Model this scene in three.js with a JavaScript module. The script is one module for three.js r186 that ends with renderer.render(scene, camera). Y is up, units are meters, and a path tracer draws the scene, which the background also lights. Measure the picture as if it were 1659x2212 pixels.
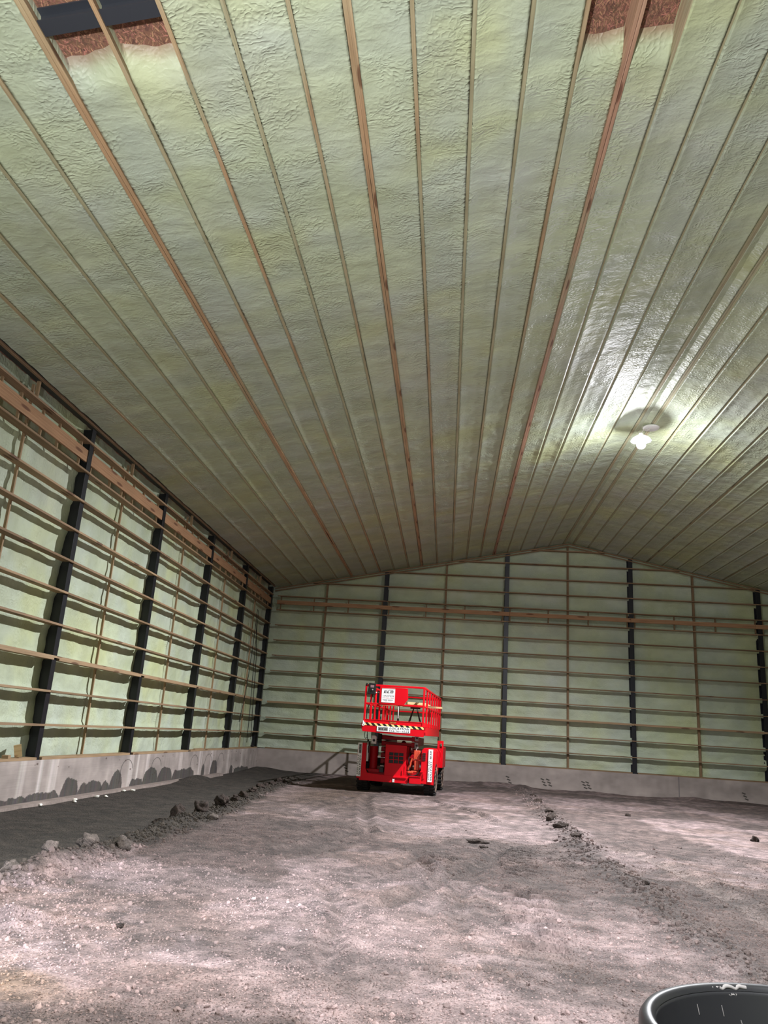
import * as THREE from 'three';
import { mergeGeometries, mergeVertices } from 'three/addons/utils/BufferGeometryUtils.js';
import { RoundedBoxGeometry } from 'three/addons/geometries/RoundedBoxGeometry.js';
import { ImprovedNoise } from 'three/addons/math/ImprovedNoise.js';
import { RectAreaLightUniformsLib } from 'three/addons/lights/RectAreaLightUniformsLib.js';

// ---------------------------------------------------------------- camera, sky, lights, exposure
// World: x to the right along the end wall (0 = inner plane of the left wall framing), y up (0 = top of the
// concrete foundation), z towards the viewer (0 = inner plane of the end wall framing).
const scene = new THREE.Scene();
const camera = new THREE.PerspectiveCamera(66.72, 1659 / 2212, 0.1, 200);
camera.position.set(7.2177, 0.8298, 31.2315);
camera.quaternion.setFromRotationMatrix(new THREE.Matrix4().makeBasis(
  new THREE.Vector3(0.99513, 0.06379, -0.07511), new THREE.Vector3(-0.04057, 0.95979, 0.27776), new THREE.Vector3(0.08981, -0.27337, 0.95771)));
scene.background = new THREE.Color(0x010204);            // night outside; the building is closed
const renderer = new THREE.WebGLRenderer({ antialias: true });
renderer.toneMapping = THREE.LinearToneMapping;
renderer.toneMappingExposure = 1.1;
renderer.shadowMap.enabled = true;
RectAreaLightUniformsLib.init();
const LAMP_A = new THREE.Vector3(11.75, 8.09, 12.8);     // the lamp in the picture, hung under the ridge
const LAMP_B = new THREE.Vector3(8.2, 5.6, 29.3);      // its twin above the viewer
const ADDED_UP = new THREE.Vector3(6.0, 1.2, 32.6);      // added unseen light behind the viewer, turned up to brighten the roof
const FLOOD = new THREE.Vector3(1.9, 0.35, 28.4);        // flood light on a stand, left of the picture
// each hanging lamp: a flood disc (the one in the picture is aimed at the left wall, its twin at the floor) and a weaker glow to all sides
const AIM_A = [-0.28, -0.94, 0.22], AIM_B = [-0.1, -1, -0.1], AIM_A_POWER = 1080;
const DISC_UP = 0.16, DISC = 0.16;                       // the disc sits inside the added bell shade, just above its rim, so the shade keeps it off the roof
const discOf = (at, power, aim, up = DISC_UP) => { const l = new THREE.RectAreaLight(0xf2f4f8, power / (DISC * DISC), DISC, DISC); const d = new THREE.Vector3(...aim).normalize(), p = at.clone(); p.y += up; l.position.copy(p); l.lookAt(p.clone().add(d)); return l; };
const discA = discOf(LAMP_A, AIM_A_POWER, AIM_A), discB = discOf(LAMP_B, 800, AIM_B, 0.2);
const glowA = new THREE.PointLight(0xf4f4fa, 36, 0, 2), addedUp = new THREE.SpotLight(0xf4f6f8, 400, 0, 0.96, 1, 2);   // unseen spot added behind the viewer to brighten the roof
const flood = new THREE.SpotLight(0xe8efff, 190, 0, 0.5, 1, 2);
glowA.position.copy(LAMP_A); addedUp.position.copy(ADDED_UP); addedUp.target.position.set(6.7, 8, 27.0); flood.position.copy(FLOOD);
flood.target.position.set(4.3, -0.8, 24.2);
for (const l of [glowA, addedUp, flood]) { l.castShadow = true; l.shadow.mapSize.set(2048, 2048); l.shadow.bias = -0.002; l.shadow.radius = 6; }
scene.add(discA, discB, glowA, addedUp, addedUp.target, flood);
scene.add(flood.target);

// ---------------------------------------------------------------- measures
const EAVE = 6.3317, RIDGE_Y = 8.7569, RX = 11.896, SLOPE = (RIDGE_Y - EAVE) / RX, ANG = Math.atan(SLOPE);
const BAY = 4.2817, WIDE = 2 * RX, LONG = 34, GROUND = -0.78;
const SN = Math.sin(ANG), CS = Math.cos(ANG);
const roofY = (x) => EAVE + SLOPE * (x <= RX ? x : 2 * RX - x);
const LEFT_POSTS = [0.14, 1, 2, 3, 4].map((k) => (k < 1 ? k : k * BAY));
const BACK_POSTS = [4.585, 9.465, 14.345, 19.225];
const LEFT_ROWS = [0.585, 1.185, 1.785, 2.39, 3.0, 3.605, 4.205, 4.81, 5.405, 6.0];
const BACK_ROWS = [0.56, 1.155, 1.755, 2.36, 2.97, 3.58, 4.19, 4.8, 5.42, 5.99, 6.6, 7.21, 7.81, 8.41];
const BELT_Y = 5.73;

// ---------------------------------------------------------------- helpers
let seed = 7;
const rnd = () => { seed = (seed + 0x6d2b79f5) | 0; let t = Math.imul(seed ^ (seed >>> 15), 1 | seed); t = (t + Math.imul(t ^ (t >>> 7), 61 | t)) ^ t; return ((t ^ (t >>> 14)) >>> 0) / 4294967296; };
const rr = (a, b) => a + (b - a) * rnd();
const perlin = new ImprovedNoise();
const noise = (x, y, z = 0) => perlin.noise(x + 50.3, y + 40.7, z + 10.1);
const fbm = (x, y, z = 0, oct = 3) => { let s = 0, a = 0.5, f = 1; for (let i = 0; i < oct; i++) { s += a * noise(x * f, y * f, z + i * 7.3); a *= 0.5; f *= 2.03; } return s; };
const clamp = (v, a = 0, b = 1) => Math.max(a, Math.min(b, v));
const smooth = (a, b, v) => { const t = clamp((v - a) / (b - a)); return t * t * (3 - 2 * t); };
const mix = (a, b, t) => a + (b - a) * t;
const mix3 = (a, b, t) => [mix(a[0], b[0], t), mix(a[1], b[1], t), mix(a[2], b[2], t)];
const used = new Map();
const numbered = (n) => { const k = used.get(n) || 0; used.set(n, k + 1); return k ? n + '_' + String(k).padStart(3, '0') : n; };
function shade(o) { o.traverse((c) => { if (c.isMesh) { c.castShadow = true; c.receiveShadow = true; } }); return o; }
function part(name, geo, mat, parent, label) {
  const m = new THREE.Mesh(Array.isArray(geo) ? mergeGeometries(geo.map(plain)) : geo, mat);
  m.name = numbered(name); m.castShadow = m.receiveShadow = true;
  if (label) m.userData.label = label;
  parent.add(m); return m;
}
function thing(name, label, category, pos = [0, 0, 0], turn = 0, group) {
  const o = new THREE.Group(); o.name = numbered(name); o.position.set(...pos); o.rotation.y = turn;
  o.userData = { label, category }; if (group) o.userData.group = group;
  scene.add(o); return o;
}
function structure(name, o = new THREE.Group()) { o.name = name; o.userData.kind = 'structure'; scene.add(o); return o; }
const plain = (g) => { const n = g.index ? g.toNonIndexed() : g; for (const k of Object.keys(n.attributes)) if (!['position', 'normal', 'uv'].includes(k)) n.deleteAttribute(k); n.morphAttributes = {}; return n; };
// box with uv in metres, u along its longest side, so wood grain follows the board
function plank(w, h, d, x = 0, y = 0, z = 0, du = 0) {
  const g = new THREE.BoxGeometry(w, h, d), p = g.attributes.position, n = g.attributes.normal, uv = g.attributes.uv, s = [w, h, d];
  const long = s.indexOf(Math.max(...s)), o1 = (long + 1) % 3, o2 = (long + 2) % 3;
  for (let i = 0; i < p.count; i++) {
    const c = [p.getX(i), p.getY(i), p.getZ(i)], m = [n.getX(i), n.getY(i), n.getZ(i)].map(Math.abs);
    if (m[long] > 0.5) uv.setXY(i, c[o1], c[o2]);
    else uv.setXY(i, c[long] + du, (m[o1] > 0.5 ? c[o2] : c[o1]) + du * 0.37);
  }
  return g.translate(x, y, z);
}
const rbox = (w, h, d, x = 0, y = 0, z = 0, r = 0.012) => new RoundedBoxGeometry(w, h, d, 2, Math.min(r, w / 2.1, h / 2.1, d / 2.1)).translate(x, y, z);
// box between two corners
const span = (x0, x1, y0, y1, z0, z1, r) => rbox(Math.abs(x1 - x0), Math.abs(y1 - y0), Math.abs(z1 - z0), (x0 + x1) / 2, (y0 + y1) / 2, (z0 + z1) / 2, r);
function rod(a, b, r, seg = 10) {
  const A = new THREE.Vector3(...a), B = new THREE.Vector3(...b), d = B.clone().sub(A);
  const g = new THREE.CylinderGeometry(r, r, d.length(), seg);
  g.applyQuaternion(new THREE.Quaternion().setFromUnitVectors(new THREE.Vector3(0, 1, 0), d.clone().normalize()));
  return g.translate((A.x + B.x) / 2, (A.y + B.y) / 2, (A.z + B.z) / 2);
}
function bar(a, b, w, h = w) {                                   // square tube between two points
  const A = new THREE.Vector3(...a), B = new THREE.Vector3(...b), d = B.clone().sub(A);
  const g = new RoundedBoxGeometry(w, d.length(), h, 1, Math.min(w, h) * 0.18);
  g.applyQuaternion(new THREE.Quaternion().setFromUnitVectors(new THREE.Vector3(0, 1, 0), d.clone().normalize()));
  return g.translate((A.x + B.x) / 2, (A.y + B.y) / 2, (A.z + B.z) / 2);
}
function sheet(pts, depth, z = 0, holes = [], bevel = 0.004) {   // extruded outline in x, y
  const s = new THREE.Shape(pts.map((p) => new THREE.Vector2(...p)));
  for (const h of holes) { const q = new THREE.Path(); if (h.r) q.absarc(h.x, h.y, h.r, 0, Math.PI * 2, true); else q.setFromPoints(h.map((p) => new THREE.Vector2(...p))); s.holes.push(q); }
  return new THREE.ExtrudeGeometry(s, { depth, bevelEnabled: bevel > 0, bevelSize: bevel, bevelThickness: bevel, bevelSegments: 1, curveSegments: 16 }).translate(0, 0, z);
}
const wire = (pts, r, seg = 40, sides = 6) => new THREE.TubeGeometry(new THREE.CatmullRomCurve3(pts.map((p) => new THREE.Vector3(...p))), seg, r, sides);
// grid of points us x vs; at(u, v) -> [x, y, z, s, t]; col(u, v) -> linear rgb
function grid(us, vs, at, col, flip) {
  const nu = us.length, nv = vs.length, P = new Float32Array(nu * nv * 3), T = new Float32Array(nu * nv * 2), C = col ? new Float32Array(nu * nv * 3) : null, I = new Uint32Array((nu - 1) * (nv - 1) * 6);
  let k = 0;
  for (let j = 0; j < nv; j++) for (let i = 0; i < nu; i++, k++) {
    const q = at(us[i], vs[j]);
    P.set([q[0], q[1], q[2]], k * 3); T.set([q[3], q[4]], k * 2);
    if (C) C.set(col(us[i], vs[j], q), k * 3);
  }
  k = 0;
  for (let j = 0; j < nv - 1; j++) for (let i = 0; i < nu - 1; i++) {
    const a = j * nu + i, b = a + 1, c = a + nu, d = c + 1;
    I.set(flip ? [a, b, c, b, d, c] : [a, c, b, b, c, d], k); k += 6;
  }
  const g = new THREE.BufferGeometry();
  g.setAttribute('position', new THREE.BufferAttribute(P, 3)); g.setAttribute('uv', new THREE.BufferAttribute(T, 2));
  if (C) g.setAttribute('color', new THREE.BufferAttribute(C, 3));
  g.setIndex(new THREE.BufferAttribute(I, 1)); g.computeVertexNormals();
  return g;
}
const steps = (...cuts) => { const o = []; for (let i = 0; i < cuts.length - 2; i += 2) { const a = cuts[i], st = cuts[i + 1], b = cuts[i + 2], n = Math.max(1, Math.round((b - a) / st)); for (let k = 0; k < n; k++) o.push(a + (b - a) * k / n); } o.push(cuts[cuts.length - 1]); return o; };

// ---------------------------------------------------------------- textures
const hash = (x, y, s) => { let h = Math.imul(x, 374761393) + Math.imul(y, 668265263) + Math.imul(s, 974634877); h = Math.imul(h ^ (h >>> 13), 1274126177); return ((h ^ (h >>> 16)) >>> 0) / 4294967296; };
const tile = (u, v, fx, fy, s) => {                              // tiling value noise, u and v in 0..1
  const x = u * fx, y = v * fy, xi = Math.floor(x), yi = Math.floor(y), a = x - xi, b = y - yi, p = a * a * (3 - 2 * a), q = b * b * (3 - 2 * b);
  const X0 = ((xi % fx) + fx) % fx, X1 = (X0 + 1) % fx, Y0 = ((yi % fy) + fy) % fy, Y1 = (Y0 + 1) % fy;
  return mix(mix(hash(X0, Y0, s), hash(X1, Y0, s), p), mix(hash(X0, Y1, s), hash(X1, Y1, s), p), q);
};
const tfbm = (u, v, fx, fy, s, oct = 4) => { let t = 0, a = 0.5, n = 0; for (let i = 0; i < oct; i++) { t += a * tile(u, v, fx, fy, s + i); n += a; a *= 0.55; fx *= 2; fy *= 2; } return t / n; };
function dataTexture(w, h, fn, repeat, color = true) {
  const d = new Uint8Array(w * h * 4);
  for (let j = 0, k = 0; j < h; j++) for (let i = 0; i < w; i++, k += 4) {
    const c = fn(i / w, j / h), r = Array.isArray(c) ? c : [c, c, c];
    d[k] = clamp(r[0]) * 255; d[k + 1] = clamp(r[1]) * 255; d[k + 2] = clamp(r[2]) * 255; d[k + 3] = 255;
  }
  const t = new THREE.DataTexture(d, w, h); t.magFilter = THREE.LinearFilter; t.minFilter = THREE.LinearMipmapLinearFilter; t.generateMipmaps = true;
  t.wrapS = t.wrapT = THREE.RepeatWrapping; if (color) t.colorSpace = THREE.SRGBColorSpace;
  if (repeat) t.repeat.set(...repeat); t.needsUpdate = true; return t;
}
function canvasTexture(w, h, draw, repeat) {
  const c = document.createElement('canvas'); c.width = w; c.height = h; draw(c.getContext('2d'), w, h);
  const t = new THREE.CanvasTexture(c); t.colorSpace = THREE.SRGBColorSpace; t.anisotropy = 8;
  if (repeat) { t.wrapS = t.wrapT = THREE.RepeatWrapping; t.repeat.set(...repeat); } return t;
}
// spray foam: blistered, wrinkled skin; u across the bays, v along them (2 m a tile)
const foamHeight = (u, v) => {
  const wu = u + 0.05 * (tfbm(u, v, 6, 6, 11, 2) - 0.5), wv = v + 0.06 * (tfbm(u, v, 7, 7, 31, 2) - 0.5);
  const wr = 1 - Math.abs(2 * tfbm(wu, wv, 7, 17, 3, 3) - 1), bl = 1 - Math.abs(2 * tfbm(wu, wv, 34, 44, 17, 2) - 1);
  const rough = smooth(0.4, 0.62, tfbm(u, v, 4, 4, 77, 2));
  return 0.4 * tfbm(u, v, 6, 10, 5, 3) + 0.15 * wr * wr + (0.07 + 0.2 * rough) * bl * bl + 0.14 * tfbm(u, v, 44, 52, 19, 3);
};
const foamBump = dataTexture(1024, 1024, foamHeight, [0.5, 0.5], false);
const foamMap = dataTexture(512, 512, (u, v) => { const m = 0.9 + 0.14 * (tfbm(u, v, 6, 8, 41, 4) - 0.5), y = tfbm(u, v, 4, 5, 57, 3) - 0.5; return [m, m, m * (1 - 0.16 * y)]; }, [0.29, 0.31]);
const woodMap = dataTexture(1024, 256, (u, v) => {
  const g = tfbm(u, v + 0.03 * tfbm(u, v, 4, 3, 90, 2), 3, 48, 21, 4), b = tfbm(u, v, 5, 6, 25, 3), ring = 0.5 + 0.5 * Math.sin(60 * v + 9 * tfbm(u, v, 2, 4, 28, 2));
  const kx = u * 6 % 1 - 0.5, ky = v * 3 % 1 - 0.5, kn = hash(Math.floor(u * 6), Math.floor(v * 3), 8) > 0.9 ? smooth(0.02, 0.004, kx * kx * 0.06 + ky * ky * 0.35) : 0;
  const m = 0.72 + 0.2 * g + 0.1 * (b - 0.5) + 0.04 * ring - 0.25 * kn;
  return [m, m * (0.97 - 0.06 * (1 - g) - 0.1 * kn), m * (0.92 - 0.12 * (1 - g) - 0.12 * kn)];
}, [0.5, 2.2]);
const osbMap = canvasTexture(1024, 1024, (g, w, h) => {
  g.fillStyle = 'rgb(122,86,68)'; g.fillRect(0, 0, w, h);
  for (let i = 0; i < 5200; i++) {
    const x = rnd() * w, y = rnd() * h, l = rr(14, 52), t = rr(3, 11), k = rr(0.62, 1.22), a = rr(-0.75, 0.75) + (rnd() < 0.2 ? 1.2 : 0);
    for (const [ox, oy] of [[0, 0], [-w, 0], [0, -h], [-w, -h]]) {
      g.save(); g.translate(x + ox, y + oy); g.rotate(a);
      g.fillStyle = `rgb(${150 * k | 0},${(108 + 8 * Math.sin(i)) * k | 0},${88 * k | 0})`; g.fillRect(0, 0, l, t);
      g.fillStyle = 'rgba(58,34,24,0.55)'; g.fillRect(0, t, l, 1.3); g.restore();
    }
  }
}, [0.62, 0.62]);
const concreteMap = dataTexture(1024, 512, (u, v) => { const m = 0.72 + 0.2 * (tfbm(u, v, 6, 3, 61, 4) - 0.5) + 0.1 * (tfbm(u, v, 160, 80, 66, 2) - 0.5) + 0.12 * (tfbm(u, v, 30, 1, 63, 3) - 0.5); return [m, m * 0.965, m * 0.95]; }, [0.25, 0.5]);
const grainBump = dataTexture(512, 512, (u, v) => 0.6 * tfbm(u, v, 40, 40, 71, 4) + 0.4 * tfbm(u, v, 9, 9, 76, 3), [1.1, 1.1], false);
// soil: coarse grit and pebbles, 1.6 m a tile
const soilPebble = (u, v, n, s) => { const x = u * n, y = v * n, xi = Math.floor(x), yi = Math.floor(y); let best = 9, id = 0; for (let j = -1; j < 2; j++) for (let i = -1; i < 2; i++) { const X = (xi + i + n) % n, Y = (yi + j + n) % n, dx = xi + i + hash(X, Y, s) - x, dy = yi + j + hash(X, Y, s + 1) - y, d = dx * dx + dy * dy; if (d < best) { best = d; id = hash(X, Y, s + 2); } } return [Math.sqrt(best), id]; };
const soilData = (() => { const n = 1024, H = new Float32Array(n * n), K = new Float32Array(n * n); for (let j = 0; j < n; j++) for (let i = 0; i < n; i++) { const u = i / n, v = j / n, a = soilPebble(u, v, 40, 5), b = soilPebble(u, v, 96, 15), c = tfbm(u, v, 12, 12, 33, 5); const pa = a[1] > 0.55 ? smooth(0.5, 0.12, a[0]) : 0, pb = b[1] > 0.35 ? smooth(0.55, 0.1, b[0]) : 0; H[j * n + i] = 0.42 * c + 0.36 * pa + 0.2 * pb; K[j * n + i] = 0.68 + 0.55 * (c - 0.5) + pa * (a[1] - 0.7) * 0.5 + pb * (b[1] - 0.64) * 0.6; } return [H, K, n]; })();
const soilLook = (A) => (u, v) => A[Math.floor(v * soilData[2]) * soilData[2] + Math.floor(u * soilData[2])];
const soilBump = dataTexture(1024, 1024, soilLook(soilData[0]), [0.625, 0.625], false);
const soilMap = dataTexture(1024, 1024, soilLook(soilData[1]), [0.625, 0.625]);
// left foundation: damp band with a brushed, ragged upper edge, pale streaks, rust spots, round form marks
const FOUND_LONG = 24, FOUND_HIGH = 1.0;
const stainMap = canvasTexture(2048, 160, (g, w, h) => {
  const X = (z) => z / FOUND_LONG * w, Y = (y) => (-y) / FOUND_HIGH * h;
  for (let i = 0; i < w; i++) for (let j = 0; j < h; j += 2) { const m = 156 + 50 * (tfbm(i / w, j / h, 40, 3, 5, 4) - 0.5) + 26 * (tfbm(i / w, j / h, 130, 2, 8, 2) - 0.5); g.fillStyle = `rgb(${m | 0},${m * 0.925 | 0},${m * 0.89 | 0})`; g.fillRect(i, j, 1, 2); }
  for (const [z, ww, k] of [[16.5, 0.36, 0.5], [16.95, 0.12, 0.35], [17.6, 0.2, 0.25], [12.75, 0.3, 0.4], [12.3, 0.1, 0.3], [11.7, 0.2, 0.35], [9.2, 0.25, 0.25], [7.4, 0.3, 0.4], [6.2, 0.25, 0.35], [4.3, 0.2, 0.35], [2.4, 0.3, 0.3], [19.2, 0.4, 0.3]]) for (let q = 0; q < 26; q++) { g.fillStyle = `rgba(226,216,212,${k * rr(0.05, 0.3)})`; const a = X(z + rr(-0.5, 0.5) * ww); g.fillRect(a, 0, rr(2, 9), h * rr(0.55, 1)); }
  for (const [z0, z1, top] of [[17.3, 19.5, 0.6], [16.1, 17.4, 0.57], [15.35, 16.1, 0.37], [14.2, 15.35, 0.5], [13.15, 13.85, 0.31], [13.8, 14.3, 0.52], [11.9, 12.7, 0.55], [10.9, 11.9, 0.34], [9.8, 10.9, 0.38], [7.9, 9.8, 0.46], [6.9, 7.2, 0.3], [5.5, 6.3, 0.32], [3.6, 4.0, 0.5], [1.4, 3.4, 0.62]])
    for (let z = z0; z < z1; z += 0.018) { const e = Math.min(1, Math.min(z - z0, z1 - z) / 0.3), t = mix(0.7, top, Math.sqrt(Math.sin(e * 1.5708))) + 0.1 * (tfbm(z / 24, 0.3, 160, 1, 12, 2) - 0.5) + rr(-0.012, 0.012); const a = X(z); g.fillStyle = `rgba(${58 + rr(-6, 6) | 0},${54 + rr(-6, 6) | 0},${51 + rr(-6, 6) | 0},${rr(0.66, 0.84)})`; g.fillRect(a, Y(-t), 2.2, h - Y(-t)); }
  g.strokeStyle = 'rgba(40,36,34,0.75)'; g.lineWidth = 2;
  for (const z of [13.0, 11.1, 8.0, 6.6, 5.2]) { g.beginPath(); g.ellipse(X(z), Y(-0.34), X(0.34), Y(-0.24), 0, Math.PI * 1.05, Math.PI * 2.0); g.lineTo(X(z + 0.34), Y(-0.6)); g.stroke(); }
  for (let i = 0; i < 46; i++) { g.fillStyle = `rgba(60,42,36,${rr(0.4, 0.9)})`; g.beginPath(); g.arc(rnd() * w, rnd() < 0.7 ? rr(6, 26) : rr(26, 130), rr(1.5, 3.2), 0, 7); g.fill(); }
}, [1, 1]);
// marks on the end foundation: dark smears where form ties were cut
const stainBackMap = canvasTexture(2048, 128, (g, w, h) => {
  const X = (x) => x / 24 * w;
  for (let i = 0; i < w; i++) for (let j = 0; j < h; j += 2) { const m = 156 + 44 * (tfbm(i / w, j / h, 36, 3, 15, 4) - 0.5) + 20 * (tfbm(i / w, j / h, 110, 2, 18, 2) - 0.5); g.fillStyle = `rgb(${m | 0},${m * 0.925 | 0},${m * 0.89 | 0})`; g.fillRect(i, j, 1, 2); }
  for (const x of [9.6, 10.9, 11.1, 12.4, 12.55, 18.2, 6.2, 3.4]) for (let q = 0; q < 3; q++) { g.fillStyle = 'rgba(40,38,34,0.75)'; g.save(); g.translate(X(x) + q * 4, h * (0.42 + 0.1 * q)); g.rotate(0.5); g.fillRect(-4, -3, 12, 5); g.restore(); }
  g.fillStyle = 'rgba(90,86,90,0.6)'; g.fillRect(X(15.9), 0, 3, h);
}, [1, 1]);

// ---------------------------------------------------------------- materials
const std = (o) => new THREE.MeshStandardMaterial(o);
const foamOf = (o) => std({ vertexColors: true, map: foamMap, bumpMap: foamBump, bumpScale: 0.034, roughness: 0.52, metalness: 0, ...o });
const paint = (color) => new THREE.MeshPhysicalMaterial({ color, roughness: 0.48, specularIntensity: 0.35 });
const M = {
  foam: foamOf({}), foamWall: foamOf({ bumpScale: 0.022, roughness: 0.6 }),
  wood: std({ map: woodMap, color: 0xbaa48a, roughness: 0.75 }), woodB: std({ map: woodMap, color: 0xaa947e, roughness: 0.78 }), woodC: std({ map: woodMap, color: 0x9a856d, roughness: 0.78 }),
  belt: std({ map: woodMap, color: 0xc09c7f, roughness: 0.8 }), purlin: std({ vertexColors: true, map: woodMap, roughness: 0.78 }), fresh: std({ map: woodMap, color: 0xf2dcb0, roughness: 0.7 }),
  osb: std({ map: osbMap, roughness: 0.85 }), steel: std({ color: 0x1b1c22, roughness: 0.42, metalness: 0.25 }), steelGrey: std({ color: 0x3a3d44, roughness: 0.5, metalness: 0.3 }),
  concrete: std({ map: concreteMap, color: 0xc9bdb6, bumpMap: grainBump, bumpScale: 0.004, roughness: 0.9 }),
  foundLeft: std({ map: stainMap, bumpMap: grainBump, bumpScale: 0.004, roughness: 0.88 }), foundBack: std({ map: stainBackMap, roughness: 0.9 }),
  soil: std({ vertexColors: true, map: soilMap, bumpMap: soilBump, bumpScale: 0.034, roughness: 0.96 }),
  stone: std({ color: 0xffffff, roughness: 0.92, bumpMap: grainBump, bumpScale: 0.006 }),
  clod: std({ map: soilMap, color: 0x584840, bumpMap: soilBump, bumpScale: 0.03, roughness: 0.97 }), paleRock: std({ map: soilMap, color: 0x8b7d75, bumpMap: soilBump, bumpScale: 0.02, roughness: 0.95 }),
  red: paint(0xd4061a), redDark: paint(0x9e0616), black: std({ color: 0x0b0b0c, roughness: 0.55 }), blackMatt: std({ color: 0x131212, roughness: 0.85 }),
  rubber: std({ color: 0x1a1716, roughness: 0.85 }), dust: std({ color: 0x8f7668, roughness: 0.95 }), white: std({ color: 0xe6e2df, roughness: 0.55 }), grey: std({ color: 0x8d8a88, roughness: 0.5, metalness: 0.3 }), zinc: std({ color: 0xb9b7b4, roughness: 0.4, metalness: 0.5 }),
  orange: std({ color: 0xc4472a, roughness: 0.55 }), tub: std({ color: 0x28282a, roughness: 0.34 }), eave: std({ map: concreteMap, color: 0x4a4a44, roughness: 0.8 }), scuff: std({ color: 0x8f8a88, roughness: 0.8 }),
  bulb: std({ color: 0xffffff, emissive: 0xfdfbff, emissiveIntensity: 6 }), shade: new THREE.MeshPhysicalMaterial({ color: 0xf4f4f4, roughness: 1, transmission: 0.45, thickness: 0, side: THREE.DoubleSide }), canopy: std({ color: 0xf2f2f2, roughness: 0.35 }), chip: std({ color: 0xf4f0e6, roughness: 0.8 }),
};

// ================================================================ THE SETTING
// ---------------------------------------------------------------- roof: purlins, foam between them, deck, one bare rafter
const WOOD_LIN = [0.60, 0.435, 0.29], PINK_LIN = [0.64, 0.43, 0.345];
const LEFT_PURLINS = [[0.66, 0.35], [1.32, 0.35], [1.93, 0.12], [2.52, 0.3], [3.12, 1, 2], [3.72, 0.62], [4.29, 0.7], [4.86, 0.22], [5.45, 0.55], [5.99, 1, 2], [6.61, 0.66], [7.22, 0.2], [7.8, 0.35], [8.36, 0.62], [8.92, 1, 2], [9.44, 0.25], [9.97, 0.12], [10.55, 0.1], [11.12, 0.08], [11.72, 0.3, 2]];
const RIGHT_PURLINS = Array.from({ length: 20 }, (_, i) => [2 * RX - 12.1 - 0.585 * i + 0.0, i === 5 || i === 10 ? 0.29 : 0.12, i % 5 === 0 ? 2 : 1]).map((p) => [p[0], p[1], p[2]]);
const openA = (x, z) => (x > 3.12 && x < 4.29 ? smooth(-0.12, 0.45, z - 25.02 - 0.1 * noise(x * 2.2, 3) - 0.05 * noise(x * 7, 9)) : 0);
const openB = (x, z) => (x > 8.36 && x < 9.44 ? smooth(-0.12, 0.5, z - 24.1 - 0.1 * noise(x * 2.6, 13) - 0.12 * (9.44 - x) * (x < 8.92 ? 1 : 0)) : 0);
const cover = (i, w, z) => clamp(1.12 - w + 0.75 * noise(z * 0.32, i * 3.7) + 0.3 * noise(z * 1.4, i * 5.1));
// distance of the foam skin behind the purlin faces; xs = distance from the eave of this slope
function foamDepth(xs, z, list, left) {
  let best = 9, k = 0;
  for (let i = 0; i < list.length; i++) { const d = Math.abs(xs - list[i][0]) - (list[i][2] === 2 ? 0.044 : 0.022); if (d < best) { best = d; k = i; } }
  const cv = cover(k, list[k][1], z), wr = noise(xs * 0.8, z * 3.1, 4), big = fbm(xs * 0.5, z * 0.45, 1, 2), lump = noise(xs * 2.6, z * 2.2, 8);
  const base = 0.034 + 0.026 * big - 0.016 * Math.abs(wr) + 0.014 * lump + 0.008 * noise(xs * 6, z * 7, 2);
  if (best < -0.001) return 0.09;                                  // behind the purlin itself
  let o = mix(mix(0.034, 0.004, cv), Math.max(0.006, base), smooth(0.0, 0.13, best));
  if (left) { const op = Math.max(openA(xs, z), openB(xs, z)); if (op > 0) o = mix(o, 0.3, op); }
  return o;
}
function foamColumns(list, x0, x1) {
  const c = new Set([x0, x1]);
  let last = x0;
  for (const [x, , n] of list) {
    const h = n === 2 ? 0.045 : 0.0225, a = x - h;
    if (a > last + 0.2) for (let k = 1; k <= 7; k++) c.add(last + 0.13 + (a - last - 0.26) * (k - 1) / 6);
    for (const e of [a - 0.13, a - 0.07, a - 0.03, a, a + 0.004, x + h - 0.004, x + h, x + h + 0.03, x + h + 0.07, x + h + 0.13]) if (e > x0 && e < x1) c.add(e);
    last = x + h;
  }
  return [...c].filter((x) => x >= x0 && x <= x1).sort((a, b) => a - b).filter((x, i, l) => !i || x - l[i - 1] > 0.002);
}
const foamTint = (y, gr) => mix3(mix3([0.57, 0.64, 0.46], [0.59, 0.645, 0.385], y), [0.59, 0.62, 0.51], gr * 0.5);   // one foam everywhere: yellowish and greyish batches in patches
const ceiling = structure('ceiling');
const side = (xs, off, left) => [left ? xs - off * SN : WIDE - xs + off * SN, EAVE + SLOPE * xs + off * CS];
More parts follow.
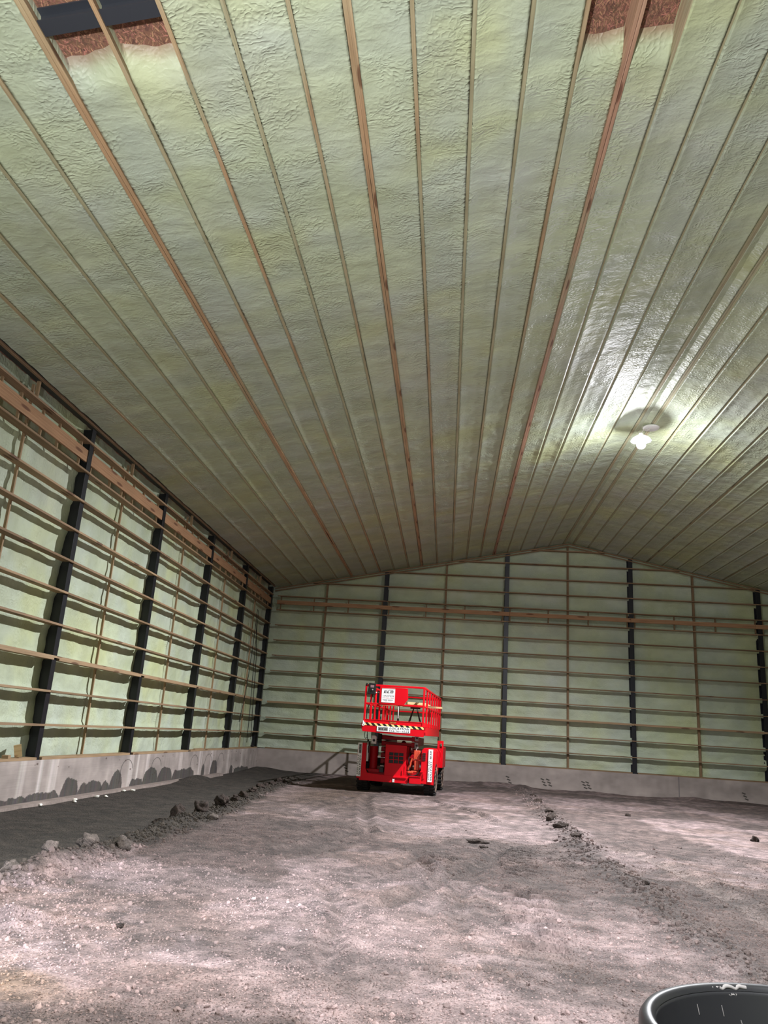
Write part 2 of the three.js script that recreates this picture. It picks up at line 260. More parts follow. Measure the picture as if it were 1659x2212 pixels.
for (const left of [true, false]) {
  const list = left ? LEFT_PURLINS : RIGHT_PURLINS.slice().sort((a, b) => a[0] - b[0]);
  const cols = foamColumns(list, left ? 0.06 : 0.1, RX + 0.03), rows = left ? steps(-0.3, 0.1, 9, 0.06, 26.8, 0.3, 34) : steps(-0.3, 0.1, 5, 0.07, 22, 0.3, 34);
  const g = grid(cols, rows, (xs, z) => { const o = foamDepth(xs, z, list, left), p = side(xs, o, left); return [p[0], p[1], z, left ? xs : -xs, z]; }, (xs, z) => {
    const a = 0.5 + fbm(xs * 0.55, z * 0.5, 22, 3), b = 0.5 + fbm(xs * 0.3, z * 0.22, 31, 2), y = smooth(0.5, 0.85, a), gr = smooth(0.5, 0.8, b);
    let c = foamTint(y, gr);
    if (left) c = mix3(c, [0.35, 0.2, 0.13], smooth(0.1, 0.2, foamDepth(xs, z, list, true)) * 0.8);
    return c;
  }, left);
  part('spray_foam', g, M.foam, ceiling);
  list.forEach(([xs, w, n], i) => {
    const z1 = left ? 27.6 : 27, segs = 90;
    for (let q = 0; q < (n === 2 ? 2 : 1); q++) {
      const b = new THREE.BoxGeometry(0.042, 0.2, z1 + 0.3, 1, 1, segs), p = b.attributes.position, uv = b.attributes.uv, nn = b.attributes.normal, C = new Float32Array(p.count * 3), sh = i * 1.37 + q * 0.61;
      for (let k = 0; k < p.count; k++) {
        const lx = p.getX(k), ly = p.getY(k) + 0.1, z = p.getZ(k) + (z1 + 0.3) / 2 - 0.3;
        uv.setXY(k, z + sh, (Math.abs(nn.getY(k)) > 0.5 ? lx : ly) + sh);
        const bow = 0.012 * noise(z * 0.18, i * 2.9, q * 4 + (left ? 0 : 30)), gap = n === 2 ? (q ? 0.022 : -0.022) + (q ? 1 : -1) * 0.014 * smooth(0.32, 0.5, noise(z * 0.42, i * 7.7)) : 0;
        const drop = 0.006 * noise(z * 0.3, i * 1.9, q * 9) + (q ? 0.006 : 0) + (w < 0.3 && (!left || xs > 9.2) ? 0.024 : 0), X = xs + (lx + gap + bow) * CS;
        const pt = side(X, ly + drop, left);
        p.setXYZ(k, pt[0], pt[1], z);
        const cv = clamp(cover(i, w, z) * 1.15), wood = (i === 14 || i === 15) && left ? PINK_LIN : WOOD_LIN;
        C.set(mix3(wood, [0.525, 0.555, 0.415], smooth(0.15, 0.95, cv) * (ly > 0.05 ? 0.9 : 1)), k * 3);
      }
      b.setAttribute('color', new THREE.BufferAttribute(C, 3)); b.computeVertexNormals();
      part('purlin', b, M.purlin, ceiling);
    }
  });
  const L = RX / CS + 0.5, deck = plank(L, 0.05, LONG + 1);
  deck.rotateZ(left ? ANG : -ANG);
  const c = side(RX / 2 - 0.22, 0.226, left); deck.translate(c[0], c[1], LONG / 2);
  part('roof_sheathing', deck, M.osb, ceiling);
}
{ // the bare steel rafter seen in the opening
  const gs = [];
  for (const [w, h, o] of [[0.17, 0.014, 0.035], [0.012, 0.15, 0.11], [0.17, 0.014, 0.185]]) { const b = new THREE.BoxGeometry(1.2, h, w); b.rotateZ(ANG); const p = side(3.705, o, true); b.translate(p[0], p[1], 6 * BAY + 0.02); gs.push(b); }
  part('steel_rafter', gs, M.steelGrey, ceiling);
}

// ---------------------------------------------------------------- left wall
const wallLeft = structure('wall_left');
const leftPosts = [...LEFT_POSTS, 5 * BAY];
{
  const zs = steps(-0.34, 0.05, 22, 0.3, LONG), ys = steps(0.0, 0.045, 6.66);
  const near = (v, list, r) => { let m = 1; for (const q of list) m = Math.min(m, Math.abs(v - q) / r); return smooth(1, 0, m); };
  const studs = [0, 1, 2, 3, 4].map((k) => (k + 0.5) * BAY);
  part('spray_foam', grid(zs, ys, (z, y) => {
    const x = -0.335 + 0.03 * fbm(z * 0.9, y * 1.5, 3, 2) + 0.02 * noise(z * 3.2, y * 3.6, 6) + 0.008 * noise(z * 9, y * 10, 8) + 0.035 * near(y, LEFT_ROWS, 0.1) + 0.03 * near(z, studs, 0.1) + 0.07 * near(z, leftPosts, 0.26);
    return [x, y, z, y, z];
  }, (z, y) => foamTint(smooth(0.45, 0.8, 0.5 + fbm(z * 0.8, y * 0.8, 5, 3)), smooth(0.1, 0.4, fbm(z * 0.35, y * 0.5, 15, 2)))), M.foamWall, wallLeft);
  const fixUV = (g, f) => { const p = g.attributes.position, uv = g.attributes.uv; for (let i = 0; i < p.count; i++) uv.setXY(i, ...f(p.getX(i), p.getY(i), p.getZ(i))); return g; };
  part('foundation', fixUV(new THREE.BoxGeometry(0.34, 1.0, FOUND_LONG - 0.34).translate(-0.17, -0.52, FOUND_LONG / 2 - 0.17), (x, y, z) => [z / FOUND_LONG, 1 + (y + 0.02)]), M.foundLeft, wallLeft);
  part('footing', fixUV(plank(0.2, 0.3, 16.5, 0.1, -0.87, 13.7), (x, y, z) => [z, x + y]), M.concrete, wallLeft);
  part('foundation', plank(0.34, 1.0, LONG - FOUND_LONG + 0.34, -0.17, -0.52, (LONG + FOUND_LONG) / 2 - 0.17), M.concrete, wallLeft);
  part('wall_sheathing', plank(0.06, 7.2, LONG + 1, -0.47, 3.1, LONG / 2), M.osb, wallLeft);
  part('top_plate', plank(0.05, 0.04, 21.6, -0.025, 6.375, 10.75), M.woodB, wallLeft);
  part('eave_gap_strip', [plank(0.34, 0.02, LONG, -0.11, 6.45, LONG / 2), plank(0.03, 0.05, LONG, 0.055, 6.42, LONG / 2)], M.eave, wallLeft);  // dark strip closing the eave gap, its colour standing in for shade
  leftPosts.slice(0, 5).forEach((z0, b) => {
    const z1 = leftPosts[b + 1], L = z1 - z0, zm = (z0 + z1) / 2;
    LEFT_ROWS.forEach((y, r) => {
      const h = r === 2 ? 0.075 : 0.038, mat = [M.wood, M.woodB, M.woodC][(r * 2 + b) % 3], du = rr(0, 9);
      part('girt', mergeGeometries([plank(0.05, r === 2 ? 0.04 : h, L - 0.004, -0.025, y + (r === 2 ? 0.017 : 0), zm, du), plank(0.14, h, L - 0.2, -0.12, y, zm, du)].map(plain)), r === 2 ? M.wood : mat, wallLeft);
      if (r === 2) part('girt', plank(0.05, 0.036, L - 0.2, -0.025, y - 0.021, zm, du + 3), M.wood, wallLeft);
    });
    part('stud', plank(0.045, 6.3, 0.038, -0.215, 3.17, zm + rr(-0.03, 0.03)), M.wood, wallLeft);
    part('sill_plate', plank(0.2, 0.045, L - 0.19, -0.1, 0.004, zm, b * 3), M.wood, wallLeft);
    part('belt_board', plank(0.038, 0.24, L - 0.13 - (b === 3 ? 0.04 : 0), -0.085, BELT_Y, zm, b * 2.3), M.belt, wallLeft);
    for (const f of [0.06, 0.28, 0.42, 0.58, 0.72, 0.94]) part('blocking', plank(0.05, 0.56, 0.03, -0.14, 5.705, z0 + f * L + rr(-0.05, 0.05)), M.wood, wallLeft);
    part('blocking', plank(0.06, 0.34, 0.036, -0.1, 6.19, zm + rr(-0.05, 0.05)), M.wood, wallLeft);
  });
  leftPosts.forEach((z, i) => part('steel_post', [rbox(0.014, 6.34, 0.165, -0.053, 3.15, z, 0.003), rbox(0.27, 6.34, 0.01, -0.19, 3.15, z, 0.003), rbox(0.012, 6.34, 0.165, -0.325, 3.15, z, 0.003), rbox(0.2, 0.016, 0.22, -0.15, -0.012, z, 0.003)], M.steel, wallLeft));
}

// ---------------------------------------------------------------- end wall
const wallBack = structure('wall_back');
{
  const xs = steps(-0.34, 0.06, WIDE + 0.34), ts = steps(0, 0.0075, 1), posts = BACK_POSTS, studsX = [2.14, 7.02, 11.9, 16.79, 21.67];
  const near = (v, list, r) => { let m = 1; for (const q of list) m = Math.min(m, Math.abs(v - q) / r); return smooth(1, 0, m); };
  part('spray_foam', grid(xs, ts, (x, t) => {
    const y = t * (roofY(clamp(x, 0, WIDE)) + 0.16), low = smooth(3.5, 0, y);
    const z = -0.33 + 0.025 * fbm(x * 0.8, y * 1.4, 43, 2) + (0.012 + 0.026 * low) * noise(x * 1.9, y * 5.2, 46) + 0.008 * noise(x * 8, y * 9, 48) + 0.035 * near(y, BACK_ROWS, 0.1) + 0.035 * near(x, studsX, 0.09);
    return [x, y, z, x, y];
  }, (x, y) => foamTint(smooth(0.5, 0.85, 0.5 + fbm(x * 0.8, y * 0.8, 65, 3)), smooth(0.05, 0.35, fbm(x * 0.35, y * 0.5, 75, 2)))), M.foamWall, wallBack);
  const g = new THREE.BoxGeometry(WIDE + 0.6, 1.0, 0.34).translate(RX, -0.52, -0.17), p = g.attributes.position, uv = g.attributes.uv;
  for (let i = 0; i < p.count; i++) uv.setXY(i, p.getX(i) / 24, 1 + p.getY(i) + 0.02);
  part('foundation', g, M.foundBack, wallBack);
  part('wall_sheathing', plank(WIDE + 1.2, 9.6, 0.06, RX, 4.0, -0.47), M.osb, wallBack);
  const ends = [0.14, ...posts, WIDE - 0.14];
  for (let b = 0; b < ends.length - 1; b++) {
    const x0 = ends[b], x1 = ends[b + 1];
    BACK_ROWS.forEach((y, r) => {
      let a = x0, c = x1; const lim = (y - EAVE) / SLOPE + 0.25;
      if (y > EAVE - 0.1) { a = Math.max(a, lim); c = Math.min(c, WIDE - lim); }
      if (c - a < 0.2) return;
      const h = r === 2 ? 0.07 : 0.036, du = rr(0, 9), L = c - a, xm = (a + c) / 2;
      const cut0 = a === x0 ? 0.095 : 0, cut1 = c === x1 ? 0.095 : 0;
      part('girt', mergeGeometries([plank(L - 0.004, h, 0.045, xm, y, -0.0225, du), plank(L - cut0 - cut1, h, 0.14, xm + (cut0 - cut1) / 2, y, -0.115, du)].map(plain)), r === 2 ? M.wood : [M.woodC, M.woodB][(r + b) % 2], wallBack);
    });
    const sx = [2.14, 7.02, 11.9, 16.79, 21.67][b], hs = roofY(sx) - 0.1;
    part('stud', plank(0.075, hs, 0.09, sx, hs / 2 + 0.02, -0.235), M.woodC, wallBack);
    part('sill_plate', plank(x1 - x0 - 0.2, 0.045, 0.2, (x0 + x1) / 2, 0.004, -0.1, b), M.woodC, wallBack);
    for (const f of [0.03, 0.34, 0.66, 0.97]) part('blocking', plank(0.04, 0.53, 0.06, x0 + f * (x1 - x0), 5.705, -0.14), M.woodC, wallBack);
  }
  for (let b = 0; b < 5; b++) { const x0 = 0.15 + b * 4.72, x1 = x0 + 4.71; part('belt_board', plank(x1 - x0, 0.16, 0.038, (x0 + x1) / 2, BELT_Y - 0.01, 0.02, b * 1.7), M.belt, wallBack); }
  posts.forEach((x) => { const h = roofY(x) - 0.04; part('steel_post', [rbox(0.17, h, 0.014, x, h / 2 - 0.02, -0.053, 0.003), rbox(0.01, h, 0.27, x, h / 2 - 0.02, -0.19, 0.003), rbox(0.17, h, 0.012, x, h / 2 - 0.02, -0.325, 0.003), rbox(0.24, 0.016, 0.2, x, -0.012, -0.15, 0.003)], M.steel, wallBack); });
  for (const s of [-1, 1]) for (const [dy, dz] of [[0.05, -0.02], [0.14, -0.06]]) { const L = RX / CS, b = plank(L, 0.04, 0.05); b.rotateZ(s < 0 ? ANG : -ANG); part('rake_board', b.translate(RX + s * RX / 2, EAVE + SLOPE * RX / 2 - dy, dz), M.woodC, wallBack); }
}

// ---------------------------------------------------------------- the two walls that close the building outside the picture
const wallRight = structure('wall_right');
part('foundation', plank(0.34, 1.0, LONG, WIDE + 0.17, -0.52, LONG / 2), M.concrete, wallRight);
part('spray_foam', grid(steps(-0.34, 0.3, LONG), steps(0, 0.3, 6.6), (z, y) => [WIDE + 0.33 - 0.03 * noise(z, y, 4), y, z, y, z], () => foamTint(0.2, 0.3), true), M.foamWall, wallRight);
part('wall_sheathing', plank(0.06, 7.2, LONG + 1, WIDE + 0.47, 3.1, LONG / 2), M.osb, wallRight);
const wallFront = structure('wall_front');
part('foundation', plank(WIDE + 0.6, 1.0, 0.34, RX, -0.52, LONG + 0.17), M.concrete, wallFront);
part('spray_foam', grid(steps(-0.34, 0.3, WIDE + 0.34), steps(0, 0.05, 1), (x, t) => { const y = t * (roofY(clamp(x, 0, WIDE)) + 0.16); return [x, y, LONG + 0.3 - 0.03 * noise(x, y, 4), x, y]; }, () => foamTint(0.2, 0.3), true), M.foamWall, wallFront);
part('wall_sheathing', plank(WIDE + 1.2, 9.6, 0.06, RX, 4.0, LONG + 0.47), M.osb, wallFront);

// ---------------------------------------------------------------- the dirt floor
const interp = (list, z) => { if (z <= list[0][0]) return list[0][1]; for (let i = 1; i < list.length; i++) if (z <= list[i][0]) return mix(list[i - 1][1], list[i][1], (z - list[i - 1][0]) / (list[i][0] - list[i - 1][0])); return list[list.length - 1][1]; };
const BERM_L = [[2, 2.3], [6, 2.42], [9, 2.4], [12, 2.7], [16, 3.02], [18, 2.98], [20, 3.05], [22, 3.18], [24, 3.15], [27, 3.1]];
const BERM_R = [[0, 10.2], [3, 9.95], [9, 9.8], [14, 9.65], [19, 9.5], [21, 9.68], [23.2, 9.52], [24.2, 9.72], [28, 9.7]];
const bermL = (z) => interp(BERM_L, z) + 0.1 * noise(z * 0.9, 71), bermR = (z) => interp(BERM_R, z) + 0.09 * noise(z * 0.8, 81);
const BACK_BANK = [[0.1, -0.72], [1.6, -0.8], [2.7, -0.8], [7, -0.75], [9, -0.67], [9.6, -0.66], [10.2, -0.76], [11.4, -0.79], [12.8, -0.74], [14, -0.81], [15.3, -0.78], [16.5, -0.68], [17.1, -0.76], [18.1, -0.74], [19, -0.79], [24, -0.78]];
// ruts: centre line (x, z), half width, depth, how dark the churned soil is
const RUTS = [
  { p: [[8.15, 18.3], [7.7, 20.1], [7.2, 21.5], [6.7, 23.0]], w: 0.13, d: 0.035, k: 0.55 }, { p: [[6.85, 9.7], [7.5, 11], [8.1, 12.5], [8.3, 14.2]], w: 0.11, d: 0.05, k: 0.3 },
  { p: [[5.25, 9.6], [5.35, 11.2], [5.7, 14.5], [6.0, 17.4]], w: 0.12, d: 0.035, k: 0.35 }, { p: [[10.2, 17.0], [10.55, 18.4], [10.62, 20], [10.62, 22.5]], w: 0.16, d: 0.03, k: -0.35 },
  { p: [[6.95, 19.3], [6.75, 20.4], [6.5, 21.2]], w: 0.1, d: 0.03, k: 0.35 }, { p: [[7.0, 20.1], [7.12, 20.9], [7.2, 21.7]], w: 0.09, d: 0.03, k: 0.35 }, { p: [[5.0, 20.4], [5.5, 18.4], [6.0, 16.6]], w: 0.14, d: 0.03, k: 0.5 },
  { p: [[3.9, 12.0], [5.0, 12.9], [6.2, 13.4]], w: 0.12, d: 0.02, k: 0.4 }, { p: [[4.4, 15.4], [4.6, 13.0], [4.9, 10.5]], w: 0.12, d: 0.02, k: 0.3 }, { p: [[11.1, 13.4], [12.0, 15.5], [12.3, 18.5]], w: 0.12, d: 0.02, k: 0.2 },
  { p: [[7.65, 20.5], [7.45, 22.2], [7.4, 23.8]], w: 0.1, d: 0.025, k: 0.35 }, { p: [[6.0, 22.2], [6.35, 23.5], [6.4, 25]], w: 0.1, d: 0.02, k: 0.25 },
];
const segDist = (x, z, p) => { let m = 99; for (let i = 1; i < p.length; i++) { const [ax, az] = p[i - 1], [bx, bz] = p[i], dx = bx - ax, dz = bz - az, t = clamp(((x - ax) * dx + (z - az) * dz) / (dx * dx + dz * dz)); m = Math.min(m, Math.hypot(x - ax - t * dx, z - az - t * dz)); } return m; };
RUTS.forEach((r) => { r.x0 = Math.min(...r.p.map((q) => q[0])) - 0.6; r.x1 = Math.max(...r.p.map((q) => q[0])) + 0.6; r.z0 = Math.min(...r.p.map((q) => q[1])) - 0.6; r.z1 = Math.max(...r.p.map((q) => q[1])) + 0.6; });
const TRACKS = [{ a: [8.4, 17.6], b: [8.03, 24.4], w: 0.26, pitch: 0.23 }, { a: [8.72, 17.9], b: [9.05, 19.6], w: 0.2, pitch: 0.18 }, { a: [6.6, 21.5], b: [7.3, 19.2], w: 0.22, pitch: 0.2 }];
function tread(x, z) {                                           // crawler track imprint: [presence, height]
  let pres = 0, h = 0;
  for (const t of TRACKS) {
    const dx = t.b[0] - t.a[0], dz = t.b[1] - t.a[1], L = Math.hypot(dx, dz), s = ((x - t.a[0]) * dx + (z - t.a[1]) * dz) / L, d = ((x - t.a[0]) * dz - (z - t.a[1]) * dx) / L;
    const k = smooth(t.w + 0.05, t.w - 0.03, Math.abs(d)) * smooth(-0.1, 0.3, s) * smooth(L + 0.1, L - 0.4, s) * smooth(-0.5, -0.2, noise(x * 1.1, z * 0.8, 5));
    if (k > pres) { pres = k; const q = ((s + 0.008 * noise(x * 6, z * 2) + 9) / t.pitch) % 1; h = k * (0.062 * (0.5 + 0.5 * Math.cos(6.2832 * q)) ** 3 - 0.02) * (Math.abs(d) < 0.018 ? 0.4 : 1); }
  }
  return [pres, h];
}
function ground(x, z) {
  const bl = bermL(z), br = bermR(z), dl = x - bl, dr = x - br;
  const inside = smooth(-0.1, 0.3, dl);
  let y = GROUND + 0.03 * fbm(x * 0.35, z * 0.35, 91, 2) * smooth(3, 8, z);
  y += mix(-0.015, 0, inside) + 0.012 * noise(x * 1.6, z * 1.6, 92) + inside * 0.012 * noise(x * 5.5, z * 5.5, 93) + inside * smooth(16, 24, z) * 0.009 * Math.abs(noise(x * 13, z * 13, 94));
  const hl = (0.1 + 0.07 * smooth(14, 22, z)) * (0.75 + 0.9 * noise(z * 1.1, x * 1.5, 95)) * smooth(3, 6, z);
  y += Math.max(0, hl) * Math.exp(-dl * dl / 0.035) + 0.05 * Math.max(0, noise(x * 5, z * 5, 97)) * Math.exp(-dl * dl / 0.16);
  const hr = (0.06 + 0.03 * smooth(6, 14, z) * smooth(22, 14, z)) * (0.8 + 0.9 * noise(z * 1.3, x * 1.6, 96));
  y += Math.max(0, hr) * Math.exp(-dr * dr / 0.06) + 0.03 * Math.max(0, noise(x * 6, z * 6, 98)) * Math.exp(-dr * dr / 0.12);
  for (const r of RUTS) if (x > r.x0 && x < r.x1 && z > r.z0 && z < r.z1) { const d = segDist(x, z, r.p) + 0.03 * noise(x * 4, z * 4, 3); y += 1.15 * (-r.d * Math.exp(-(d * d) / (r.w * r.w)) + r.d * 0.7 * Math.exp(-((d - r.w * 1.6) ** 2) / (r.w * r.w * 0.35))); }
  y += tread(x, z)[1];
  y += (interp(BACK_BANK, x) + 0.012 * noise(x * 3, 4) - GROUND) * smooth(1.1, 0.05, z);
  y += smooth(0.9, 0.1, x) * (z < 8 ? 0.0 : 0.03) + 0.14 * Math.exp(-((x - 0.35) ** 2) / 0.1 - ((z - 8.7) ** 2) / 1.2) + 0.16 * Math.exp(-((x - 0.4) ** 2) / 0.12 - ((z - 1.6) ** 2) / 1.6);
  y += 0.1 * Math.exp(-((x - 3.95) ** 2) / 0.09 - ((z - 24.7) ** 2) / 0.06) * (0.8 + noise(x * 7, z * 7));
  const tub = Math.hypot(x - 9.05, z - 27); if (tub < 1.15) y = mix(GROUND, y, smooth(0.85, 1.15, tub));
  return y;
}
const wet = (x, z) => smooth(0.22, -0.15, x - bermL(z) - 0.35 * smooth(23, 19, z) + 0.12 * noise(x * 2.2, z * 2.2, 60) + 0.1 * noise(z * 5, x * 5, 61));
function soilColor(x, z) {
  const n1 = 0.5 + fbm(x * 0.45, z * 0.45, 101, 3), n2 = 0.5 + fbm(x * 1.7, z * 1.7, 111, 3);
  let c = mix3([0.495, 0.362, 0.35], [0.385, 0.268, 0.24], smooth(0.35, 0.75, n1));
  c = mix3(c, [0.57, 0.43, 0.43], smooth(0.5, 0.8, n2) * 0.6);
  c = mix3(c, [0.2, 0.14, 0.126], smooth(0.5, 0.58, 0.5 + fbm(x * 0.42, z * 0.28, 155.3, 4)) * 0.85);   // ragged churned patches, their dark placed to dim the floor between lamp pools
  c = mix3(c, [0.2, 0.132, 0.092], 0.8 * Math.exp(-((x - 4.4) ** 2) / 2.2 - ((z - 9.5) ** 2) / 16) * smooth(0.2, 0.6, n2 + 0.15));
  let dark = 0;
  for (const r of RUTS) if (x > r.x0 && x < r.x1 && z > r.z0 && z < r.z1) { const d = segDist(x, z, r.p) + 0.06 * noise(x * 3, z * 3, 3); const k = 1.25 * r.k * Math.exp(-(d * d) / (r.w * r.w * 1.5)); if (k < 0) c = mix3(c, [0.46, 0.37, 0.335], -k); else dark = Math.max(dark, k); }
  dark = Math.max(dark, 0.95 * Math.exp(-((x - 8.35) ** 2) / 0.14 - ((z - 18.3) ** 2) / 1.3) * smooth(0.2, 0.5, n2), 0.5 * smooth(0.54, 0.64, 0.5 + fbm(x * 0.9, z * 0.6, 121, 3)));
  dark = Math.max(dark, 0.8 * Math.exp(-((x - bermR(z)) ** 2) / 0.13) * smooth(0.3, 0.6, n2 + 0.15));
  c = mix3(c, [0.15, 0.115, 0.105], dark);
  c = mix3(c, [0.36, 0.235, 0.15], 0.85 * smooth(0.35, 0.6, n2 + 0.1) * Math.exp(-((x - 4.55) ** 2) / 0.28 - ((z - 26.1) ** 2) / 0.2));
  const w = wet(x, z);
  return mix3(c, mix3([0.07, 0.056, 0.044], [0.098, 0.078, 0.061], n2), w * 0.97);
}
{
  const xs = steps(-0.05, 0.06, 2.4, 0.04, 10.8, 0.07, WIDE), zs = steps(-0.05, 0.09, 9, 0.06, 17, 0.026, 25, 0.04, 27.6, 0.25, LONG + 0.1);
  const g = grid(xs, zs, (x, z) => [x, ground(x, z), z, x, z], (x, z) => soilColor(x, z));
  structure('floor', new THREE.Mesh(g, M.soil)); 
  const f = scene.getObjectByName('floor'); f.castShadow = f.receiveShadow = true;
}
// loose gravel and crumbled soil that nobody could count
function scatter(name, label, category, geo, mat, n, pick) {
  const m = new THREE.InstancedMesh(geo, mat, n), o = new THREE.Object3D(), c = new THREE.Color();
  for (let i = 0; i < n; i++) { const q = pick(i); o.position.set(q.x, ground(q.x, q.z) + q.s * (q.up ?? 0.1), q.z); o.rotation.set(rr(0, 6), rr(0, 6), rr(0, 6)); o.scale.set(q.s * rr(0.7, 1.3), q.s * rr(0.5, 0.9), q.s * rr(0.7, 1.3)); o.updateMatrix(); m.setMatrixAt(i, o.matrix); m.setColorAt(i, c.setRGB(...q.c)); }
  m.name = name; m.userData = { label, category, kind: 'stuff' }; m.castShadow = m.receiveShadow = true; scene.add(m); return m;
}
const pebble = (() => { const g = mergeVertices(new THREE.IcosahedronGeometry(1, 1).deleteAttribute('normal').deleteAttribute('uv')), p = g.attributes.position; for (let i = 0; i < p.count; i++) { const k = 0.8 + 0.45 * hash(i, 3, 9); p.setXYZ(i, p.getX(i) * k, p.getY(i) * k, p.getZ(i) * k); } const f = g.toNonIndexed(); f.computeVertexNormals(); f.setAttribute('uv', new THREE.BufferAttribute(new Float32Array(f.attributes.position.count * 2), 2)); return f; })();
const pebbleMat = std({ color: 0xffffff, roughness: 0.95 });
scatter('gravel', 'loose grey and tan gravel strewn over the dirt floor', 'gravel', pebble, pebbleMat, 62000, () => {
  let x, z; do { z = 27.6 - 13.5 * Math.pow(rnd(), 1.6); x = rr(3.0, 12.5); } while (rnd() > (0.2 + 1.1 * (0.5 + fbm(x * 1.3, z * 1.3, 140, 2)) - 0.6 * tread(x, z)[0]) * smooth(14, 22.5, z) || x < bermL(z) + 0.1 || Math.hypot(x - 9.05, z - 27) < 0.9);
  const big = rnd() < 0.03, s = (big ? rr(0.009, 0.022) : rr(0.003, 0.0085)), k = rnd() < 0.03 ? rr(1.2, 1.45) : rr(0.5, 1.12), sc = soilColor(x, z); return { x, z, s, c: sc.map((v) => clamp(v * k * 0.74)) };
});
scatter('soil_crumbs', 'dark crumbled soil along the two graded ridges', 'soil', pebble, std({ color: 0xffffff, roughness: 1 }), 5200, (i) => {
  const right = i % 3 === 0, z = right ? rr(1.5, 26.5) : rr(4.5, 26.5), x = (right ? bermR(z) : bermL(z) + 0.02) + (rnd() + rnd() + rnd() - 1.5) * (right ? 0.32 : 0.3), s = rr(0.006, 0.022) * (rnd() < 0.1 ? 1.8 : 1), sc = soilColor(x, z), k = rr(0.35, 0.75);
  return { x, z, s, up: 0.3, c: sc.map((v) => v * k) };
});

// ================================================================ THE THINGS
// ---------------------------------------------------------------- scissor lift; local x right, y up from the ground, z towards the viewer
const lift = thing('scissor_lift', 'red rough terrain scissor lift with white rental signs on the dirt near the end wall', 'lift', [5.84, GROUND, 8.0], THREE.MathUtils.degToRad(-4));
const signText = (g, t, x, y, w, px, style = 'italic bold', color = '#111') => { g.font = `${style} ${px}px sans-serif`; g.fillStyle = color; const m = g.measureText(t).width; g.save(); g.translate(x, y); g.scale(w / m, 1); g.fillText(t, 0, 0); g.restore(); };
function elmLogo(g, x, y, w, h, grey) {                          // slanted block letters E L M with a swoosh over the last two
  if (grey) { g.fillStyle = '#8d8a88'; g.fillRect(x - 0.08 * w, y - 0.25 * h, w * 1.16, h * 1.5); }
  g.save(); g.translate(x, y); g.transform(1, 0, -0.22, 1, 0.2 * h, 0); g.fillStyle = '#0b0b0b';
  const u = w / 10, b = h;
  g.fillRect(0, 0.22 * b, 3.0 * u, 0.18 * b); g.fillRect(0.1 * u, 0.22 * b, 0.8 * u, 0.78 * b); g.fillRect(0, 0.52 * b, 2.6 * u, 0.16 * b); g.fillRect(0, 0.82 * b, 2.9 * u, 0.18 * b);
  g.fillRect(3.5 * u, 0.22 * b, 0.9 * u, 0.78 * b); g.fillRect(3.5 * u, 0.82 * b, 2.3 * u, 0.18 * b);
  g.fillRect(6.5 * u, 0.3 * b, 3.2 * u, 0.2 * b); g.fillRect(6.5 * u, 0.3 * b, 0.8 * u, 0.7 * b); g.fillRect(7.75 * u, 0.3 * b, 0.7 * u, 0.7 * b); g.fillRect(8.95 * u, 0.3 * b, 0.8 * u, 0.7 * b);
  g.restore(); g.beginPath(); g.moveTo(x + 0.42 * w, y + 0.2 * h); g.lineTo(x + 0.55 * w, y); g.lineTo(x + 0.95 * w, y); g.lineTo(x + 1.02 * w, y + 0.16 * h); g.lineTo(x + 0.6 * w, y + 0.14 * h); g.closePath(); g.fillStyle = '#0b0b0b'; g.fill();
}
const squareSign = canvasTexture(512, 512, (g, w, h) => {
  g.fillStyle = '#f4f1f0'; g.fillRect(0, 0, w, h); g.fillStyle = '#b9b2ae'; g.fillRect(0, 0, w, 34);
  elmLogo(g, 78, 56, 370, 118); g.fillStyle = '#cfc9c9'; g.fillRect(40, 196, 420, 16);
  signText(g, 'LOCATION', 34, 300, 444, 74); signText(g, '514-326-2100', 36, 370, 440, 58, 'bold', '#a8656a');
  g.fillStyle = '#77787c'; g.fillRect(48, 408, 186, 20); g.fillRect(252, 408, 200, 20); g.fillRect(84, 440, 138, 16); g.fillRect(250, 440, 150, 16); g.fillRect(140, 466, 70, 10);
});
const longSign = canvasTexture(1024, 160, (g, w, h) => {
  g.fillStyle = '#f6f3f2'; g.fillRect(0, 0, w, h); elmLogo(g, 56, 44, 260, 74, true);
  signText(g, 'LOCATION', 372, 80, 610, 86); signText(g, '514-701-5524', 372, 150, 622, 62, 'bold');
});
const sideSign = (grey) => canvasTexture(1024, 150, (g, w, h) => {
  g.fillStyle = '#f2efee'; g.fillRect(0, 0, w, h); elmLogo(g, 56, 36, 250, 66, grey);
  signText(g, 'LOCATION', 380, 76, 600, 82); signText(g, '514 701-5524', 372, 142, 600, 58, 'bold');
});
const hazard = canvasTexture(1024, 64, (g, w, h) => { g.fillStyle = '#0d0c0b'; g.fillRect(0, 0, w, h); g.fillStyle = '#f0d98a'; for (let i = -1; i < 11; i++) { const x = i * 96; g.beginPath(); g.moveTo(x, 0); g.lineTo(x + 44, 0); g.lineTo(x + 88, h); g.lineTo(x + 44, h); g.fill(); } });
const modelMark = canvasTexture(256, 64, (g, w, h) => { g.fillStyle = '#8f0a16'; g.fillRect(0, 0, w, h); signText(g, '20-45', 14, 54, 228, 60, 'italic bold', '#c08a3c'); });
const print = (t) => std({ map: t, roughness: 0.5 });
